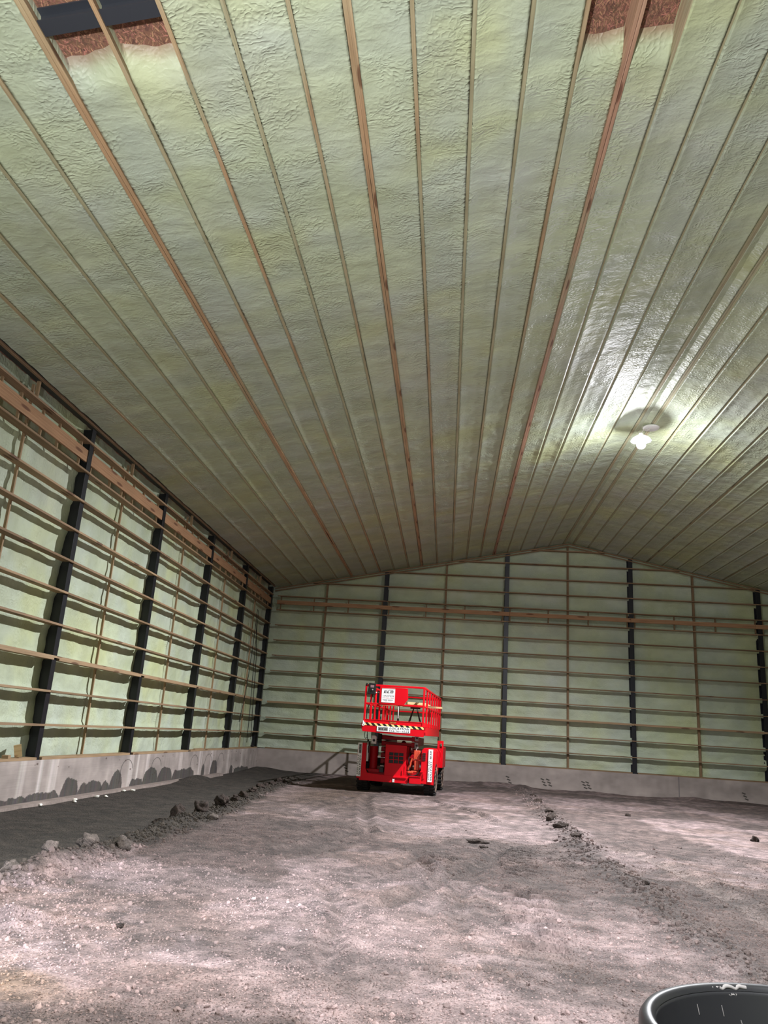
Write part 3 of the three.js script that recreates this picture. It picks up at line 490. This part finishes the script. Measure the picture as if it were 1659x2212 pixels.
// thin printed plate facing +z (uv 0..1 over its front)
const plate = (w, h, x, y, z, turned) => { const g = new THREE.BoxGeometry(w, h, 0.006); if (turned) g.rotateZ(-Math.PI / 2); return g.translate(x, y, z); };
{
  const L = (n, g, m, p = lift, l) => part(n, g, m, p, l);
  // chassis
  const chassis = L('chassis', [span(-0.95, 0.95, 0.36, 0.62, -3.5, -0.12, 0.02), span(-1.0, 0.9, 0.31, 0.36, -0.7, -0.02, 0.01), span(-0.34, 0.34, 0.5, 1.3, -1.5, -0.16, 0.02), span(-0.86, 0.74, 0.46, 0.5, -0.5, -0.05, 0.005)], M.redDark);
  L('front_bumper', [sheet([[-1.02, 0.3], [0.36, 0.29], [0.4, 0.45], [0.34, 0.47], [-0.3, 0.47], [-0.8, 0.5], [-0.86, 0.62], [-0.86, 1.3], [-0.98, 1.31], [-1.02, 1.25]], 0.05, -0.06), span(-0.05, 0.34, 0.425, 0.46, -0.06, 0.03, 0.006)], M.red);
  L('step', [span(0.42, 0.75, 0.3, 0.49, -0.12, 0.06, 0.012), span(0.42, 0.75, 0.485, 0.505, -0.14, 0.08, 0.004)], M.red);
  L('reflector', span(-0.06, 0.0, 0.3, 0.39, 0.0, 0.012, 0.004), M.white);
  const boxR = L('engine_cover', [sheet([[0.74, 0.33], [1.09, 0.31], [1.11, 0.7], [1.1, 1.2], [1.06, 1.26], [0.8, 1.27], [0.745, 1.2]], 1.3, -1.32, [], 0.014), span(0.72, 0.8, 0.62, 0.65, -0.02, 0.05, 0.006), span(0.8, 0.84, 0.45, 0.6, -0.02, 0.03, 0.006)], M.red);
  for (let i = 0; i < 4; i++) L('louvre', span(0.765, 0.855, 1.11 - i * 0.056, 1.148 - i * 0.056, -0.01, 0.017, 0.004), M.black, boxR);
  L('sign', plate(0.88, 0.125, 1.0, 0.82, 0.022, true), print(sideSign(false)), boxR);
  const boxL = L('side_cover', sheet([[-1.1, 0.36], [-0.98, 0.34], [-0.98, 1.28], [-1.08, 1.3], [-1.11, 1.2]], 1.3, -1.36, [], 0.012), M.red);
  L('sign', plate(0.92, 0.12, -1.045, 0.855, 0.0, true), print(sideSign(true)), boxL);
  const door = L('engine_door', [sheet([[-0.3, 0.45], [0.3, 0.44], [0.3, 1.31], [-0.3, 1.31]], 0.03, -0.05, [[[-0.2, 0.81], [-0.2, 1.11], [0.22, 1.11], [0.22, 0.81]]], 0.004), span(0.2, 0.22, 0.52, 0.64, -0.02, 0.012, 0.004), span(0.265, 0.285, 0.55, 0.75, -0.03, 0.0, 0.004)], M.red);
  L('mesh_panel', span(-0.21, 0.23, 0.8, 1.12, -0.07, -0.055, 0.002), M.black, door);
  for (const x of [-0.062, 0.082]) L('grille_bar', span(x - 0.009, x + 0.009, 0.81, 1.11, -0.04, -0.02, 0.003), M.red, door);
  for (const y of [0.91, 1.01]) L('grille_bar', span(-0.2, 0.22, y - 0.009, y + 0.009, -0.04, -0.022, 0.003), M.red, door);
  // hydraulics in the open bay on the right, tanks on the left
  L('hydraulic_manifold', [span(0.5, 0.68, 0.95, 1.2, -0.35, -0.12, 0.02), span(0.52, 0.66, 0.66, 0.93, -0.34, -0.14, 0.02), rod([0.36, 0.66, -0.16], [0.46, 0.98, -0.16], 0.035), rod([0.45, 0.62, -0.14], [0.72, 0.62, -0.14], 0.025), span(0.34, 0.5, 0.56, 0.63, -0.3, -0.1, 0.02), rod([0.52, 1.17, -0.11], [0.52, 0.95, -0.11], 0.012), rod([0.66, 1.16, -0.1], [0.5, 0.93, -0.1], 0.012)], M.orange);
  L('hydraulic_cap', rod([0.43, 1.2, -0.15], [0.43, 1.26, -0.15], 0.02), M.zinc); L('hydraulic_cap', rod([0.56, 1.2, -0.2], [0.56, 1.25, -0.2], 0.018), M.zinc);
  L('hose', [wire([[0.36, 0.56, -0.12], [0.48, 0.5, -0.05], [0.62, 0.55, -0.06], [0.72, 0.7, -0.1]], 0.016), wire([[0.4, 1.15, -0.2], [0.36, 0.95, -0.12], [0.4, 0.75, -0.14], [0.36, 0.55, -0.12]], 0.014), wire([[0.7, 1.2, -0.2], [0.72, 1.0, -0.12], [0.7, 0.8, -0.12]], 0.012)], M.blackMatt);
  L('oil_cylinder', [rod([-0.82, 0.82, -0.02], [-0.83, 1.27, -0.02], 0.034, 16), rod([-0.83, 1.27, -0.02], [-0.83, 1.33, -0.02], 0.016)], M.zinc);
  L('fuel_tank', [rod([-0.68, 0.6, -0.3], [-0.69, 1.24, -0.3], 0.12, 20), span(-0.84, -0.42, 0.52, 0.62, -0.5, -0.1, 0.02)], M.redDark);
  L('battery', [span(-0.46, -0.34, 0.54, 0.68, -0.2, -0.03, 0.01), span(-0.44, -0.36, 0.68, 0.72, -0.16, -0.06, 0.01)], M.black);
  L('battery_clamp', rod([-0.44, 0.72, -0.06], [-0.34, 0.72, -0.05], 0.018), M.zinc);
  const jb = L('junction_box', sheet([[-0.76, 1.31], [-0.63, 1.31], [-0.62, 1.5], [-0.65, 1.53], [-0.76, 1.53]], 0.1, -0.3, [{ x: -0.69, y: 1.4, r: 0.04 }]), M.white);
  L('junction_plug', rod([-0.69, 1.4, -0.28], [-0.69, 1.4, -0.19], 0.034), M.black, jb);
  L('cable_loop', [wire([[-0.93, 1.66, 0.01], [-0.94, 1.5, 0.02], [-0.9, 1.44, 0.02], [-0.86, 1.5, 0.01], [-0.87, 1.64, 0]], 0.009), wire([[-0.88, 1.55, -0.05], [-0.84, 1.42, 0.0], [-0.78, 1.32, -0.02], [-0.8, 1.2, 0.03], [-0.79, 1.05, 0.03]], 0.011), wire([[-0.86, 1.36, -0.1], [-0.84, 1.42, -0.04], [-0.8, 1.36, -0.02], [-0.79, 1.28, -0.02]], 0.012)], M.blackMatt);
  L('winch', [span(-0.6, -0.5, 1.34, 1.6, -0.5, -0.3, 0.02), rod([-0.62, 1.42, -0.28], [-0.5, 1.42, -0.26], 0.02)], M.blackMatt);
  // folded scissor stack
  for (let k = 0; k < 5; k++) { const y = 0.84 + k * 0.165; L('scissor_arm', [bar([-0.46, y, -0.5], [-0.46, y + (k % 2 ? 0.05 : -0.03), -3.3], 0.1, 0.14), bar([0.42, y, -0.5], [0.42, y + (k % 2 ? 0.05 : -0.03), -3.3], 0.1, 0.14), bar([-0.46, y, -0.56], [0.42, y, -0.56], 0.1, 0.12)], M.redDark); }
  for (const y of [1.33, 1.54]) { const pl = L('pivot_plate', span(0.47, 0.58, y - 0.09, y + 0.09, -0.52, -0.45, 0.01), M.grey); L('pivot_pin', rod([0.535, y, -0.46], [0.535, y, -0.43], 0.03), M.black, pl); }
  L('lift_cylinder', rod([-0.1, 0.9, -0.8], [-0.1, 1.35, -2.6], 0.08, 16), M.redDark);
  // right flank: lifting lug and guard hoops
  L('lifting_lug', sheet([[1.03, 0.72], [1.2, 0.72], [1.21, 1.5], [1.03, 1.5]], 0.03, -1.9, [[[1.09, 1.28], [1.09, 1.4], [1.12, 1.43], [1.15, 1.43], [1.17, 1.4], [1.17, 1.28]]]), M.red);
  L('guard_hoop', [wire([[1.1, 1.27, -0.5], [1.16, 1.18, -0.5], [1.165, 1.0, -0.5], [1.14, 0.72, -0.5]], 0.014), wire([[1.13, 1.25, -1.2], [1.19, 1.16, -1.2], [1.19, 1.02, -1.2], [1.17, 0.9, -1.2]], 0.014)], M.red);
  L('rear_cover', span(1.0, 1.2, 0.7, 1.32, -3.2, -1.95, 0.03), M.redDark);
  // wheels
  const tyre = (() => { const pr = [[0.2, -0.15], [0.24, -0.155], [0.36, -0.15], [0.4, -0.12], [0.405, 0], [0.4, 0.12], [0.36, 0.15], [0.24, 0.155], [0.2, 0.15]].map((p) => new THREE.Vector2(p[0], p[1])); const g = [new THREE.LatheGeometry(pr, 40).rotateZ(Math.PI / 2)]; for (let i = 0; i < 22; i++) for (const s of [-1, 1]) { const b = rbox(0.16, 0.04, 0.055, s * 0.085, 0.408, 0, 0.008); b.rotateY(0); b.applyMatrix4(new THREE.Matrix4().makeRotationX((i + (s > 0 ? 0.5 : 0)) * Math.PI / 11)); g.push(b); } return mergeGeometries(g.map(plain)); })();
  const rim = (() => { const pr = [[0.02, 0.07], [0.09, 0.075], [0.1, 0.03], [0.17, 0.02], [0.2, 0.1], [0.235, 0.12], [0.235, -0.14], [0.02, -0.14]].map((p) => new THREE.Vector2(p[0], p[1])); return new THREE.LatheGeometry(pr, 32).rotateZ(-Math.PI / 2); })();
  const wall = new THREE.TorusGeometry(0.3, 0.055, 8, 36).scale(1, 1, 0.35).rotateY(Math.PI / 2);
  for (const [x, z, s] of [[0.985, -0.5, 1], [0.985, -3.0, 1], [-0.955, -0.5, -1], [-0.955, -3.0, -1]]) {
    const w = L('wheel', tyre, M.rubber); w.position.set(x, 0.425, z);
    const r = L('wheel_rim', rim, M.dust, w); if (s < 0) r.rotation.y = Math.PI;
    const d = L('tyre_sidewall', wall, M.dust, w, 'dusty tan sidewall'); d.position.x = s * 0.145;
  }
  L('axle', [rod([-0.9, 0.42, -0.5], [0.9, 0.42, -0.5], 0.07), span(-0.3, 0.3, 0.3, 0.5, -0.7, -0.3, 0.03)], M.blackMatt); L('axle', rod([-0.9, 0.42, -3.0], [0.9, 0.42, -3.0], 0.07), M.blackMatt);
  // platform; its roll-out deck overhangs the chassis towards the viewer
  const FWD = 0.85, KF = 0.9632, forward = new THREE.Matrix4().makeScale(KF, KF, 1).setPosition(2.99 * (1 - KF), 1.61 * (1 - KF), FWD);
  const LP = (n, g, m, p = lift, l) => part(n, (Array.isArray(g) ? mergeGeometries(g.map(plain)) : g).applyMatrix4(forward), m, p, l);
  const LEN = 5.95, x0 = -0.98, x1 = 0.73;
  LP('platform_deck', [span(x0 + 0.02, x1 - 0.02, 1.8, 1.83, -LEN, -0.03, 0.005), span(x0, x0 + 0.04, 1.64, 1.86, -LEN, 0, 0.008), span(x1 - 0.04, x1, 1.62, 1.86, -LEN, 0, 0.008), span(x0, x1, 1.64, 1.86, -LEN, -LEN + 0.04, 0.008), ...[1, 2, 3, 4, 5].map((k) => span(x0 + 0.03, x1 - 0.03, 1.68, 1.8, -k - 0.05, -k, 0.005))], M.red);
  const face = LP('deck_face', sheet([[-1.05, 1.78], [-1.0, 1.64], [0.76, 1.58], [0.8, 1.66], [0.79, 1.86], [-1.04, 1.9]], 0.05, 0.0), M.red);
  LP('hazard_stripe', (() => { const g = plate(1.8, 0.075, -0.13, 1.835, 0.058); g.applyMatrix4(new THREE.Matrix4().makeTranslation(-0.13, 1.835, 0).multiply(new THREE.Matrix4().makeRotationZ(-0.02)).multiply(new THREE.Matrix4().makeTranslation(0.13, -1.835, 0))); return g; })(), print(hazard), face);
  LP('sign', plate(0.97, 0.15, -0.1, 1.735, 0.064), print(longSign), face);
  LP('toe_board', [span(-0.96, 0.76, 1.87, 1.975, 0.0, 0.03, 0.005), span(-0.98, 0.77, 1.965, 1.985, -0.02, 0.04, 0.004), span(x1 - 0.03, x1, 1.86, 1.98, -LEN, 0, 0.004), span(x0, x0 + 0.03, 1.86, 1.98, -LEN, 0, 0.004)], M.red);
  LP('model_plate', plate(0.2, 0.06, -0.14, 1.925, 0.035), print(modelMark));
  LP('gate_latch', [rod([-1.0, 1.82, 0.07], [-1.0, 1.93, 0.07], 0.022), rod([-0.97, 1.8, 0.07], [-0.95, 1.9, 0.07], 0.014), wire([[-1.02, 1.83, 0.08], [-1.0, 1.79, 0.09], [-0.96, 1.81, 0.09], [-0.95, 1.87, 0.08]], 0.012)], M.white);
  for (const [x, y] of [[0.79, 1.8], [0.8, 1.66]]) LP('hinge', rod([x, y - 0.03, 0.03], [x, y + 0.05, 0.03], 0.03), M.redDark);
  const T = 0.055;
  for (const x of [x0, x1]) {
    for (const z of [0.02, -0.95, -1.8, -2.65, -3.5, -4.35, -5.15, -LEN + 0.03]) LP('guard_post', bar([x, 1.86, z], [x, 2.95, z], T, 0.05), M.red);
    LP('top_rail', bar([x, 2.95, 0.04], [x, 2.95, -LEN], T, T), M.red); LP('mid_rail', bar([x, 2.43, 0.04], [x, 2.43, -LEN], 0.045, 0.045), M.red);
  }
  for (const z of [0.02, -LEN + 0.03]) { LP('top_rail', bar([x0, 2.95, z], [x1, 2.95, z], T, T), M.red); LP('mid_rail', bar([x0, 2.43, z], [x1, 2.43, z], 0.045, 0.045), M.red); }
  // folded gate tubes on the left side
  for (const [x, z, h0, h1] of [[-0.9, -0.6, 1.9, 2.4], [-0.84, -0.9, 1.9, 2.75], [-0.76, -1.3, 1.9, 2.42], [-0.66, -1.8, 1.9, 2.7], [-0.6, -2.0, 1.9, 2.35]]) LP('gate_tube', [bar([x, h0, z], [x, h1, z], 0.04), bar([x, h1, z], [x - 0.1, h1 + 0.02, z + 0.02], 0.04)], M.red);
  LP('control_cable', wire([[-0.78, 2.72, 0.0], [-0.84, 2.5, -0.06], [-0.9, 2.3, -0.02], [-0.93, 2.1, -0.05], [-0.92, 1.9, -0.04]], 0.014), M.blackMatt);
  const ctl = LP('control_box', [sheet([[-0.93, 2.7], [-0.72, 2.69], [-0.7, 2.99], [-0.89, 3.0]], 0.14, -0.08, [], 0.01), span(-0.99, -0.94, 2.93, 3.0, -0.02, 0.06, 0.01)], M.black);
  LP('control_decal', span(-0.85, -0.745, 2.88, 2.95, 0.068, 0.075, 0.003), std({ color: 0x8d6a70, roughness: 0.6 }), ctl);
  LP('control_switch', rod([-0.78, 2.82, 0.07], [-0.78, 2.82, 0.1], 0.02), M.zinc, ctl); LP('control_switch', rod([-0.69, 2.72, 0.02], [-0.67, 2.75, 0.06], 0.016), M.zinc, ctl);
  const pan = LP('front_panel', sheet([[-0.56, 2.92], [0.25, 2.9], [0.27, 2.6], [0.14, 2.42], [-0.56, 2.44]], 0.012, 0.05), M.red);
  LP('sign', plate(0.39, 0.4, -0.31, 2.68, 0.073), print(squareSign), pan);
}
// boards and gear carried on the platform
const onLift = (x, y, z) => { const v = new THREE.Vector3(x * 0.9632 + 0.11, y * 0.9632 + 0.0593, z + 0.85).applyAxisAngle(new THREE.Vector3(0, 1, 0), lift.rotation.y).add(lift.position); return [v.x, v.y, v.z]; };
function loose(name, label, cat, geo, mat, pos, turn, group) { const m = part(name, geo, mat, scene); m.position.set(...pos); m.rotation.y = turn; m.userData = { label, category: cat }; if (group) m.userData.group = group; return m; }
loose('plank', 'long pale board lying across the mid rails of the red lift, nearest the front', 'board', plank(1.95, 0.045, 0.16, 0, 0, 0, 1), M.fresh, onLift(-0.02, 2.476, -1.25), lift.rotation.y + 0.03);
loose('plank', 'short pale board with a shaded underside atop the long boards on the lift', 'board', sheet([[-0.34, -0.02], [0.0, -0.02], [0.36, -0.02], [0.22, 0.045], [-0.34, 0.045]], 0.24, -0.12), M.fresh, onLift(0.42, 2.534, -1.4), lift.rotation.y + 0.25);
loose('plank', 'long pale board across the red lift whose end sticks out over the right rail', 'board', plank(2.1, 0.05, 0.2, 0, 0, 0, 4), M.fresh, onLift(0.05, 2.476, -1.62), lift.rotation.y - 0.04);
loose('plank', 'brown board resting on the black trestle below the pale boards on the lift', 'board', plank(1.25, 0.04, 0.18, 0, 0, 0, 7), M.woodC, onLift(0.1, 2.475, -1.9), lift.rotation.y + 0.02).position.y = lift.position.y + 1.832 * 0.9632 + 0.0593 + 0.628;
{
  const t = thing('trestle', 'black folding trestle with splayed legs standing on the lift platform under the boards', 'trestle', onLift(0.28, 1.832, -1.9), lift.rotation.y);
  for (const s of [-1, 1]) for (const d of [-0.12, 0.12]) part('leg', rod([s * 0.22, 0, d * 1.6], [s * 0.05, 0.56, d * 0.3], 0.014), M.black, t);
  for (const d of [-0.16, 0.16]) part('spreader', rod([-0.19, 0.1, d], [0.19, 0.1, d], 0.01), M.black, t); part('top_bar', rbox(0.3, 0.05, 0.1, 0, 0.58, 0, 0.01), M.black, t);
  const c = thing('spray_pole', 'short black pole with a white stripe and white foot on the lift platform', 'pole', onLift(-0.13, 1.832, -1.0), lift.rotation.y);
  part('shaft', rod([0, 0.1, 0], [0, 0.6, 0], 0.026), M.black, c); part('stripe', rbox(0.022, 0.34, 0.02, 0.0, 0.4, 0.022, 0.006), M.white, c, 'white stripe'); part('foot', new THREE.CylinderGeometry(0.03, 0.06, 0.1, 14).translate(0.01, 0.05, 0), M.white, c, 'white foot');
  const g = new THREE.SphereGeometry(0.13, 20, 10, 0, Math.PI * 2, 0, Math.PI / 2), p = g.attributes.position; for (let i = 0; i < p.count; i++) p.setXYZ(i, p.getX(i) * (1.3 + 0.4 * noise(i * 0.7, 2)), p.getY(i) * 0.9 + 0.02 * noise(p.getX(i) * 30, p.getZ(i) * 30), p.getZ(i)); g.computeVertexNormals();
  loose('rag', 'crumpled cream rag lying behind the toe board of the lift', 'rag', g, M.chip, onLift(0.3, 1.832, -0.2), 0.4);
}

// ---------------------------------------------------------------- hanging lamps, the flood light outside the picture and an added roof light
function hangingLamp(name, label, at, shade_) {
  const top = roofY(at.x + 0.35) + 0.02, o = thing(name, label, 'lamp', [at.x, at.y, at.z]);
  const up = top - at.y;
  part('canopy', new THREE.LatheGeometry([[0, 0.02], [0.2, 0.02], [0.21, 0], [0.19, -0.03], [0, -0.04]].map((p) => new THREE.Vector2(...p)).reverse(), 32).translate(0.35, up - 0.03, -0.37), M.canopy, o);
  part('cord', wire([[0.33, up - 0.06, -0.35], [0.24, up * 0.78, -0.3], [0.18, up * 0.74, -0.16], [0.1, up * 0.66, -0.04], [0, 0.29, 0]], 0.012, 30), M.white, o);
  if (shade_) part('shade', new THREE.LatheGeometry([[0.0, 0.3], [0.04, 0.3], [0.06, 0.25], [0.14, 0.21], [0.22, 0.15], [0.245, 0.105], [0.24, 0.1], [0.212, 0.146], [0.13, 0.2], [0.0, 0.235]].map((p) => new THREE.Vector2(...p)).reverse(), 40), M.shade, o);  // bell shade added to keep the disc light off the roof
  else {
    part('shade', new THREE.LatheGeometry([[0.0, 0.32], [0.1, 0.32], [0.2, 0.28], [0.245, 0.2], [0.25, 0.09], [0.235, 0.09], [0.23, 0.19], [0.19, 0.25], [0.0, 0.26]].map((p) => new THREE.Vector2(...p)).reverse(), 40), M.zinc, o);  // deep shade added to cut the sideways light of the disc
  }
  part('bulb', new THREE.SphereGeometry(0.11, 24, 16).scale(1, 0.85, 1).translate(0, -0.02, 0), M.bulb, o); return o;
}
hangingLamp('hanging_lamp', 'bright white lamp bulb hanging from a round white plate under the roof ridge', LAMP_A, true);
hangingLamp('hanging_lamp', 'white lamp hanging under the roof ridge behind the viewer', LAMP_B, false);
for (const [at, light, label] of [[FLOOD, flood, 'low flood light on a stand beside the left wall, outside the picture'], [ADDED_UP, addedUp, 'added unseen flood light on a stand behind the viewer, brightening the roof']]) {
  const o = thing('flood_light', label, 'lamp', [at.x, GROUND, at.z]), h = at.y - GROUND, dir = light.target.position.clone().sub(at).normalize();
  part('foot', rod([-0.3, 0.02, 0], [0.3, 0.02, 0], 0.02), M.black, o); part('foot', rod([0, 0.02, -0.25], [0, 0.02, 0.25], 0.02), M.black, o); part('pole', rod([0, 0.02, 0.1], [0, h - 0.1, 0.1], 0.02), M.black, o);
  const q = new THREE.Quaternion().setFromUnitVectors(new THREE.Vector3(0, 0, 1), dir);
  part('housing', rbox(0.3, 0.22, 0.05, 0, 0, -0.07, 0.01).applyQuaternion(q).translate(0, h, 0), M.black, o); part('lens', rbox(0.26, 0.18, 0.01, 0, 0, -0.04, 0.004).applyQuaternion(q).translate(0, h, 0), M.bulb, o);
}

// ---------------------------------------------------------------- black tub at the lower right corner
{
  const t = thing('tub', 'large round black plastic tub with a thick scuffed rim at the lower right corner', 'tub', [9.05, GROUND, 27.0]);
  const H = 0.4, R = 0.855, V = (a) => a.map((p) => new THREE.Vector2(...p));
  part('tub_body', new THREE.LatheGeometry(V([[0, 0.02], [0.7, 0.02], [0.74, 0.05], [0.775, H - 0.05], [0.782, H - 0.02], [R - 0.03, H - 0.05], [R - 0.016, H - 0.11], [R - 0.005, H - 0.13], [R - 0.02, H - 0.2], [R - 0.05, 0.03], [R - 0.07, 0], [0, 0]]), 96), M.tub, t);
  part('rim', new THREE.LatheGeometry(V([[0.778, H - 0.03], [0.785, H - 0.012], [0.8, H], [0.835, H - 0.004], [R, H - 0.03], [R + 0.004, H - 0.075], [R - 0.012, H - 0.085], [R - 0.02, H - 0.08]]), 96), M.tub, t, 'rolled rim');
  for (const [a0, a1, r0, y0, w] of [[-2.02, -1.92, 0.792, H - 0.015, 0.02], [-1.93, -1.72, 0.789, H - 0.006, 0.022], [-1.86, -1.8, 0.781, H - 0.04, 0.014], [-1.45, -1.28, 0.789, H - 0.008, 0.02]]) {   // dried foam smears along the inner lip
    const pts = []; for (let k = 0; k <= 8; k++) { const a = mix(a0, a1, k / 8); pts.push([Math.cos(a) * r0, y0 - 0.01 * Math.abs(noise(k, a * 9)) * 3, Math.sin(a) * r0]); }
    part('foam_smear', wire(pts, w * 0.5, 24, 6).scale(1, 1, 1), M.scuff, t, 'grey dried foam smear');
  }
  for (let i = 0; i < 9; i++) { const a = -2.3 + i * 0.16 + rr(-0.05, 0.05), y = rr(0.18, 0.33), l = rr(0.03, 0.1), r = (yy) => 0.74 + (yy - 0.05) / (H - 0.1) * 0.035 - 0.001; part('scratch', rod([Math.cos(a) * r(y), y, Math.sin(a) * r(y)], [Math.cos(a + 0.01) * r(y - l), y - l, Math.sin(a + 0.01) * r(y - l)], 0.0022, 5), M.scuff, t); }
}

// ---------------------------------------------------------------- clods and stones large enough to count
const ORD = ['first', 'second', 'third', 'fourth', 'fifth', 'sixth', 'seventh', 'eighth'];
function clodShape(s, sx, sy, sz, det = 4, rough = 0.45) {
  const g = mergeVertices(new THREE.IcosahedronGeometry(1, det).deleteAttribute('normal').deleteAttribute('uv')), p = g.attributes.position;
  for (let i = 0; i < p.count; i++) { const x = p.getX(i), y = p.getY(i), z = p.getZ(i), k = 1 + rough * noise(x * 1.3 + s, y * 1.3, z * 1.3) + 0.3 * rough * noise(x * 4 + s, y * 4, z * 4) + 0.16 * rough * noise(x * 9, y * 9 + s, z * 9); p.setXYZ(i, x * k * sx, y * k * sy, z * k * sz); }
  g.computeVertexNormals(); const uv = new Float32Array(p.count * 2); for (let i = 0; i < p.count; i++) { uv[2 * i] = p.getX(i) + p.getY(i); uv[2 * i + 1] = p.getZ(i) + p.getY(i); }
  g.setAttribute('uv', new THREE.BufferAttribute(uv, 2)); return g;
}
const clod = (name, label, cat, x, z, sx, sy, sz, mat, s, group) => loose(name, label, cat, clodShape(s, sx * 0.82, sy * 0.86, sz * 0.82, 4, 0.62), mat, [x, ground(x, z) + sy * 0.36, z], s * 1.7, group);
clod('soil_clod', 'tallest dark clod, upright, on the left graded ridge', 'clod', 2.9, 17.9, 0.13, 0.17, 0.14, M.clod, 1);
clod('soil_clod', 'small flat dark clod just left of the tallest clod on the left ridge', 'clod', 2.68, 18.0, 0.14, 0.05, 0.12, M.clod, 2);
clod('soil_clod', 'wide dark clod next behind the tallest one on the left ridge', 'clod', 2.98, 16.9, 0.2, 0.13, 0.15, M.clod, 3);
clod('stone', 'small rounded grey stone in front of the wide clod on the left ridge', 'stone', 3.3, 17.2, 0.1, 0.075, 0.09, M.paleRock, 4);
clod('soil_clod', 'low broad dark clod third along the left ridge, beyond the wide one', 'clod', 3.0, 15.6, 0.22, 0.12, 0.14, M.clod, 5);
[[2.42, 7.4, 11], [2.44, 8.4, 10], [2.5, 9.6, 9], [2.6, 10.6, 22], [2.7, 11.8, 8], [2.82, 13.2, 7], [2.9, 14.2, 6], [2.72, 14.7, 21]].forEach(([x, z, s], i) => clod('soil_clod', ORD[i] + ' small dark clod on the left ridge, counted from the lift towards the viewer', 'clod', x, z, 0.1 + 0.03 * (s % 3), 0.07 + 0.02 * (s % 2), 0.1, M.clod, s, 'small clods on the far left ridge'));
clod('stone', 'largest pale grey boulder on the left ridge, lit on its left side', 'stone', 3.12, 21.7, 0.17, 0.11, 0.14, M.paleRock, 12);
clod('stone', 'knobbly grey clod pressed against the right of the largest boulder', 'stone', 3.3, 21.1, 0.14, 0.1, 0.12, M.paleRock, 13);
clod('stone', 'white-lit angular stone at the left edge of the picture on the ridge', 'stone', 3.06, 23.3, 0.1, 0.075, 0.1, M.paleRock, 14);
clod('stone', 'pale angular stone on the ridge between the left edge stone and the largest boulder', 'stone', 3.14, 22.7, 0.09, 0.075, 0.08, M.paleRock, 15);
clod('stone', 'small pale stone alone in front of the ridge near the left edge', 'stone', 3.62, 23.15, 0.055, 0.04, 0.045, M.paleRock, 16);
clod('soil_clod', 'small dark clod alone on the gravel at lower left', 'clod', 4.7, 24.55, 0.045, 0.028, 0.035, M.clod, 17);
[[10.0, 5.4, 38], [9.92, 7.6, 37], [9.74, 11.4, 34], [9.7, 12.2, 32], [9.62, 12.9, 31], [9.5, 13.4, 33], [9.55, 14.6, 35], [9.6, 16.2, 36]].forEach(([x, z, s], i) => clod('soil_clod', ORD[i] + ' dark clod on the right ridge, counted from the end wall towards the viewer', 'clod', x, z, 0.11 + 0.03 * (s % 3), 0.06 + 0.02 * (s % 2), 0.1, M.clod, s, 'clods on the far right ridge'));
clod('soil_clod', 'flat dark clod in the middle of the floor at the end of the crawler tracks', 'clod', 7.8, 17.5, 0.2, 0.045, 0.13, M.clod, 41);
clod('soil_clod', 'smaller flat dark clod just before the flat clod in mid floor', 'clod', 7.88, 18.2, 0.1, 0.03, 0.07, M.clod, 42);
clod('soil_clod', 'dark clod on the near part of the right ridge beside the crawler tracks', 'clod', 9.72, 20.7, 0.075, 0.035, 0.05, M.clod, 43);
clod('soil_clod', 'brown clod between the crawler tracks and the right ridge', 'clod', 8.95, 18.9, 0.07, 0.04, 0.06, M.clod, 44);
clod('stone', 'small black and grey stone on the right floor, farthest right', 'stone', 13.5, 13.86, 0.09, 0.09, 0.08, M.clod, 45);
clod('stone', 'small dark stone on the right floor near the end wall', 'stone', 11.9, 9.8, 0.09, 0.05, 0.08, M.clod, 46);
clod('soil_clod', 'dark clod touching the left side of the black tub', 'clod', 7.98, 26.35, 0.05, 0.025, 0.03, M.clod, 47);
// white offcuts of foam at the foot of the left wall
[[0.2, 17.2, 7], [0.36, 16.2, 1], [0.22, 15.9, 3], [0.3, 15.1, 2], [0.4, 14.9, 4], [0.25, 13.6, 5], [0.32, 13.3, 6]].forEach(([x, z, s], i) => loose('foam_chip', ORD[i] + ' small white chip along the foot of the left wall, counted from the viewer', 'scrap', clodShape(s + 60, 0.055, 0.02, 0.035, 1, 0.8), M.chip, [x, ground(x, z) + 0.02, z], s * 2.1, 'white foam chips'));

// ---------------------------------------------------------------- small things on the left sill, cords in the far corner bay
{
  const a = loose('wood_offcut', 'short wood block leaning upright on the sill by the nearest left post', 'wood', plank(0.12, 0.2, 0.24), M.fresh, [-0.1, 0.14, 17.72], 0.5); a.rotation.z = 0.25;
  loose('wood_offcut', 'small flat wood scrap on the sill beside the leaning block', 'wood', plank(0.1, 0.05, 0.2), M.wood, [-0.09, 0.053, 18.08], 0.3);
  loose('wood_offcut', 'thin long wood scrap lying on the sill past the middle left post', 'wood', plank(0.06, 0.03, 0.9), M.wood, [-0.05, 0.042, 7.6], 0.04);
  const g = clodShape(77, 0.06, 0.05, 0.16, 2, 0.6); loose('black_bundle', 'small black cloth bundle on the sill in the far left corner', 'bundle', g, M.blackMatt, [-0.04, 0.06, 0.95], 0.2);
  [[[5.0, 2.6], [3.4, 2.75], [1.9, 3.05], [0.9, 3.5]], [[5.0, 2.45], [2.9, 2.3], [1.4, 2.15], [0.2, 2.1]], [[4.6, 2.7], [3.2, 2.05], [1.6, 1.8], [0.3, 1.55]]].forEach((c, i) => loose('extension_cord', ['leftmost thin black cord slanting across the girts in the far left corner bay', 'middle thin black cord hanging near the far left corner', 'rightmost thin black cord hanging nearest the far left corner post'][i], 'cord', wire(c.map(([y, z]) => [0.02 + 0.005 * i, y, z]), 0.011, 40, 5), M.blackMatt, [0, 0, 0], 0, 'cords in the far corner bay'));
}
scene.traverse((o) => { if (o.isMesh && !o.isInstancedMesh) { o.castShadow = o.receiveShadow = true; } });
renderer.render(scene, camera);
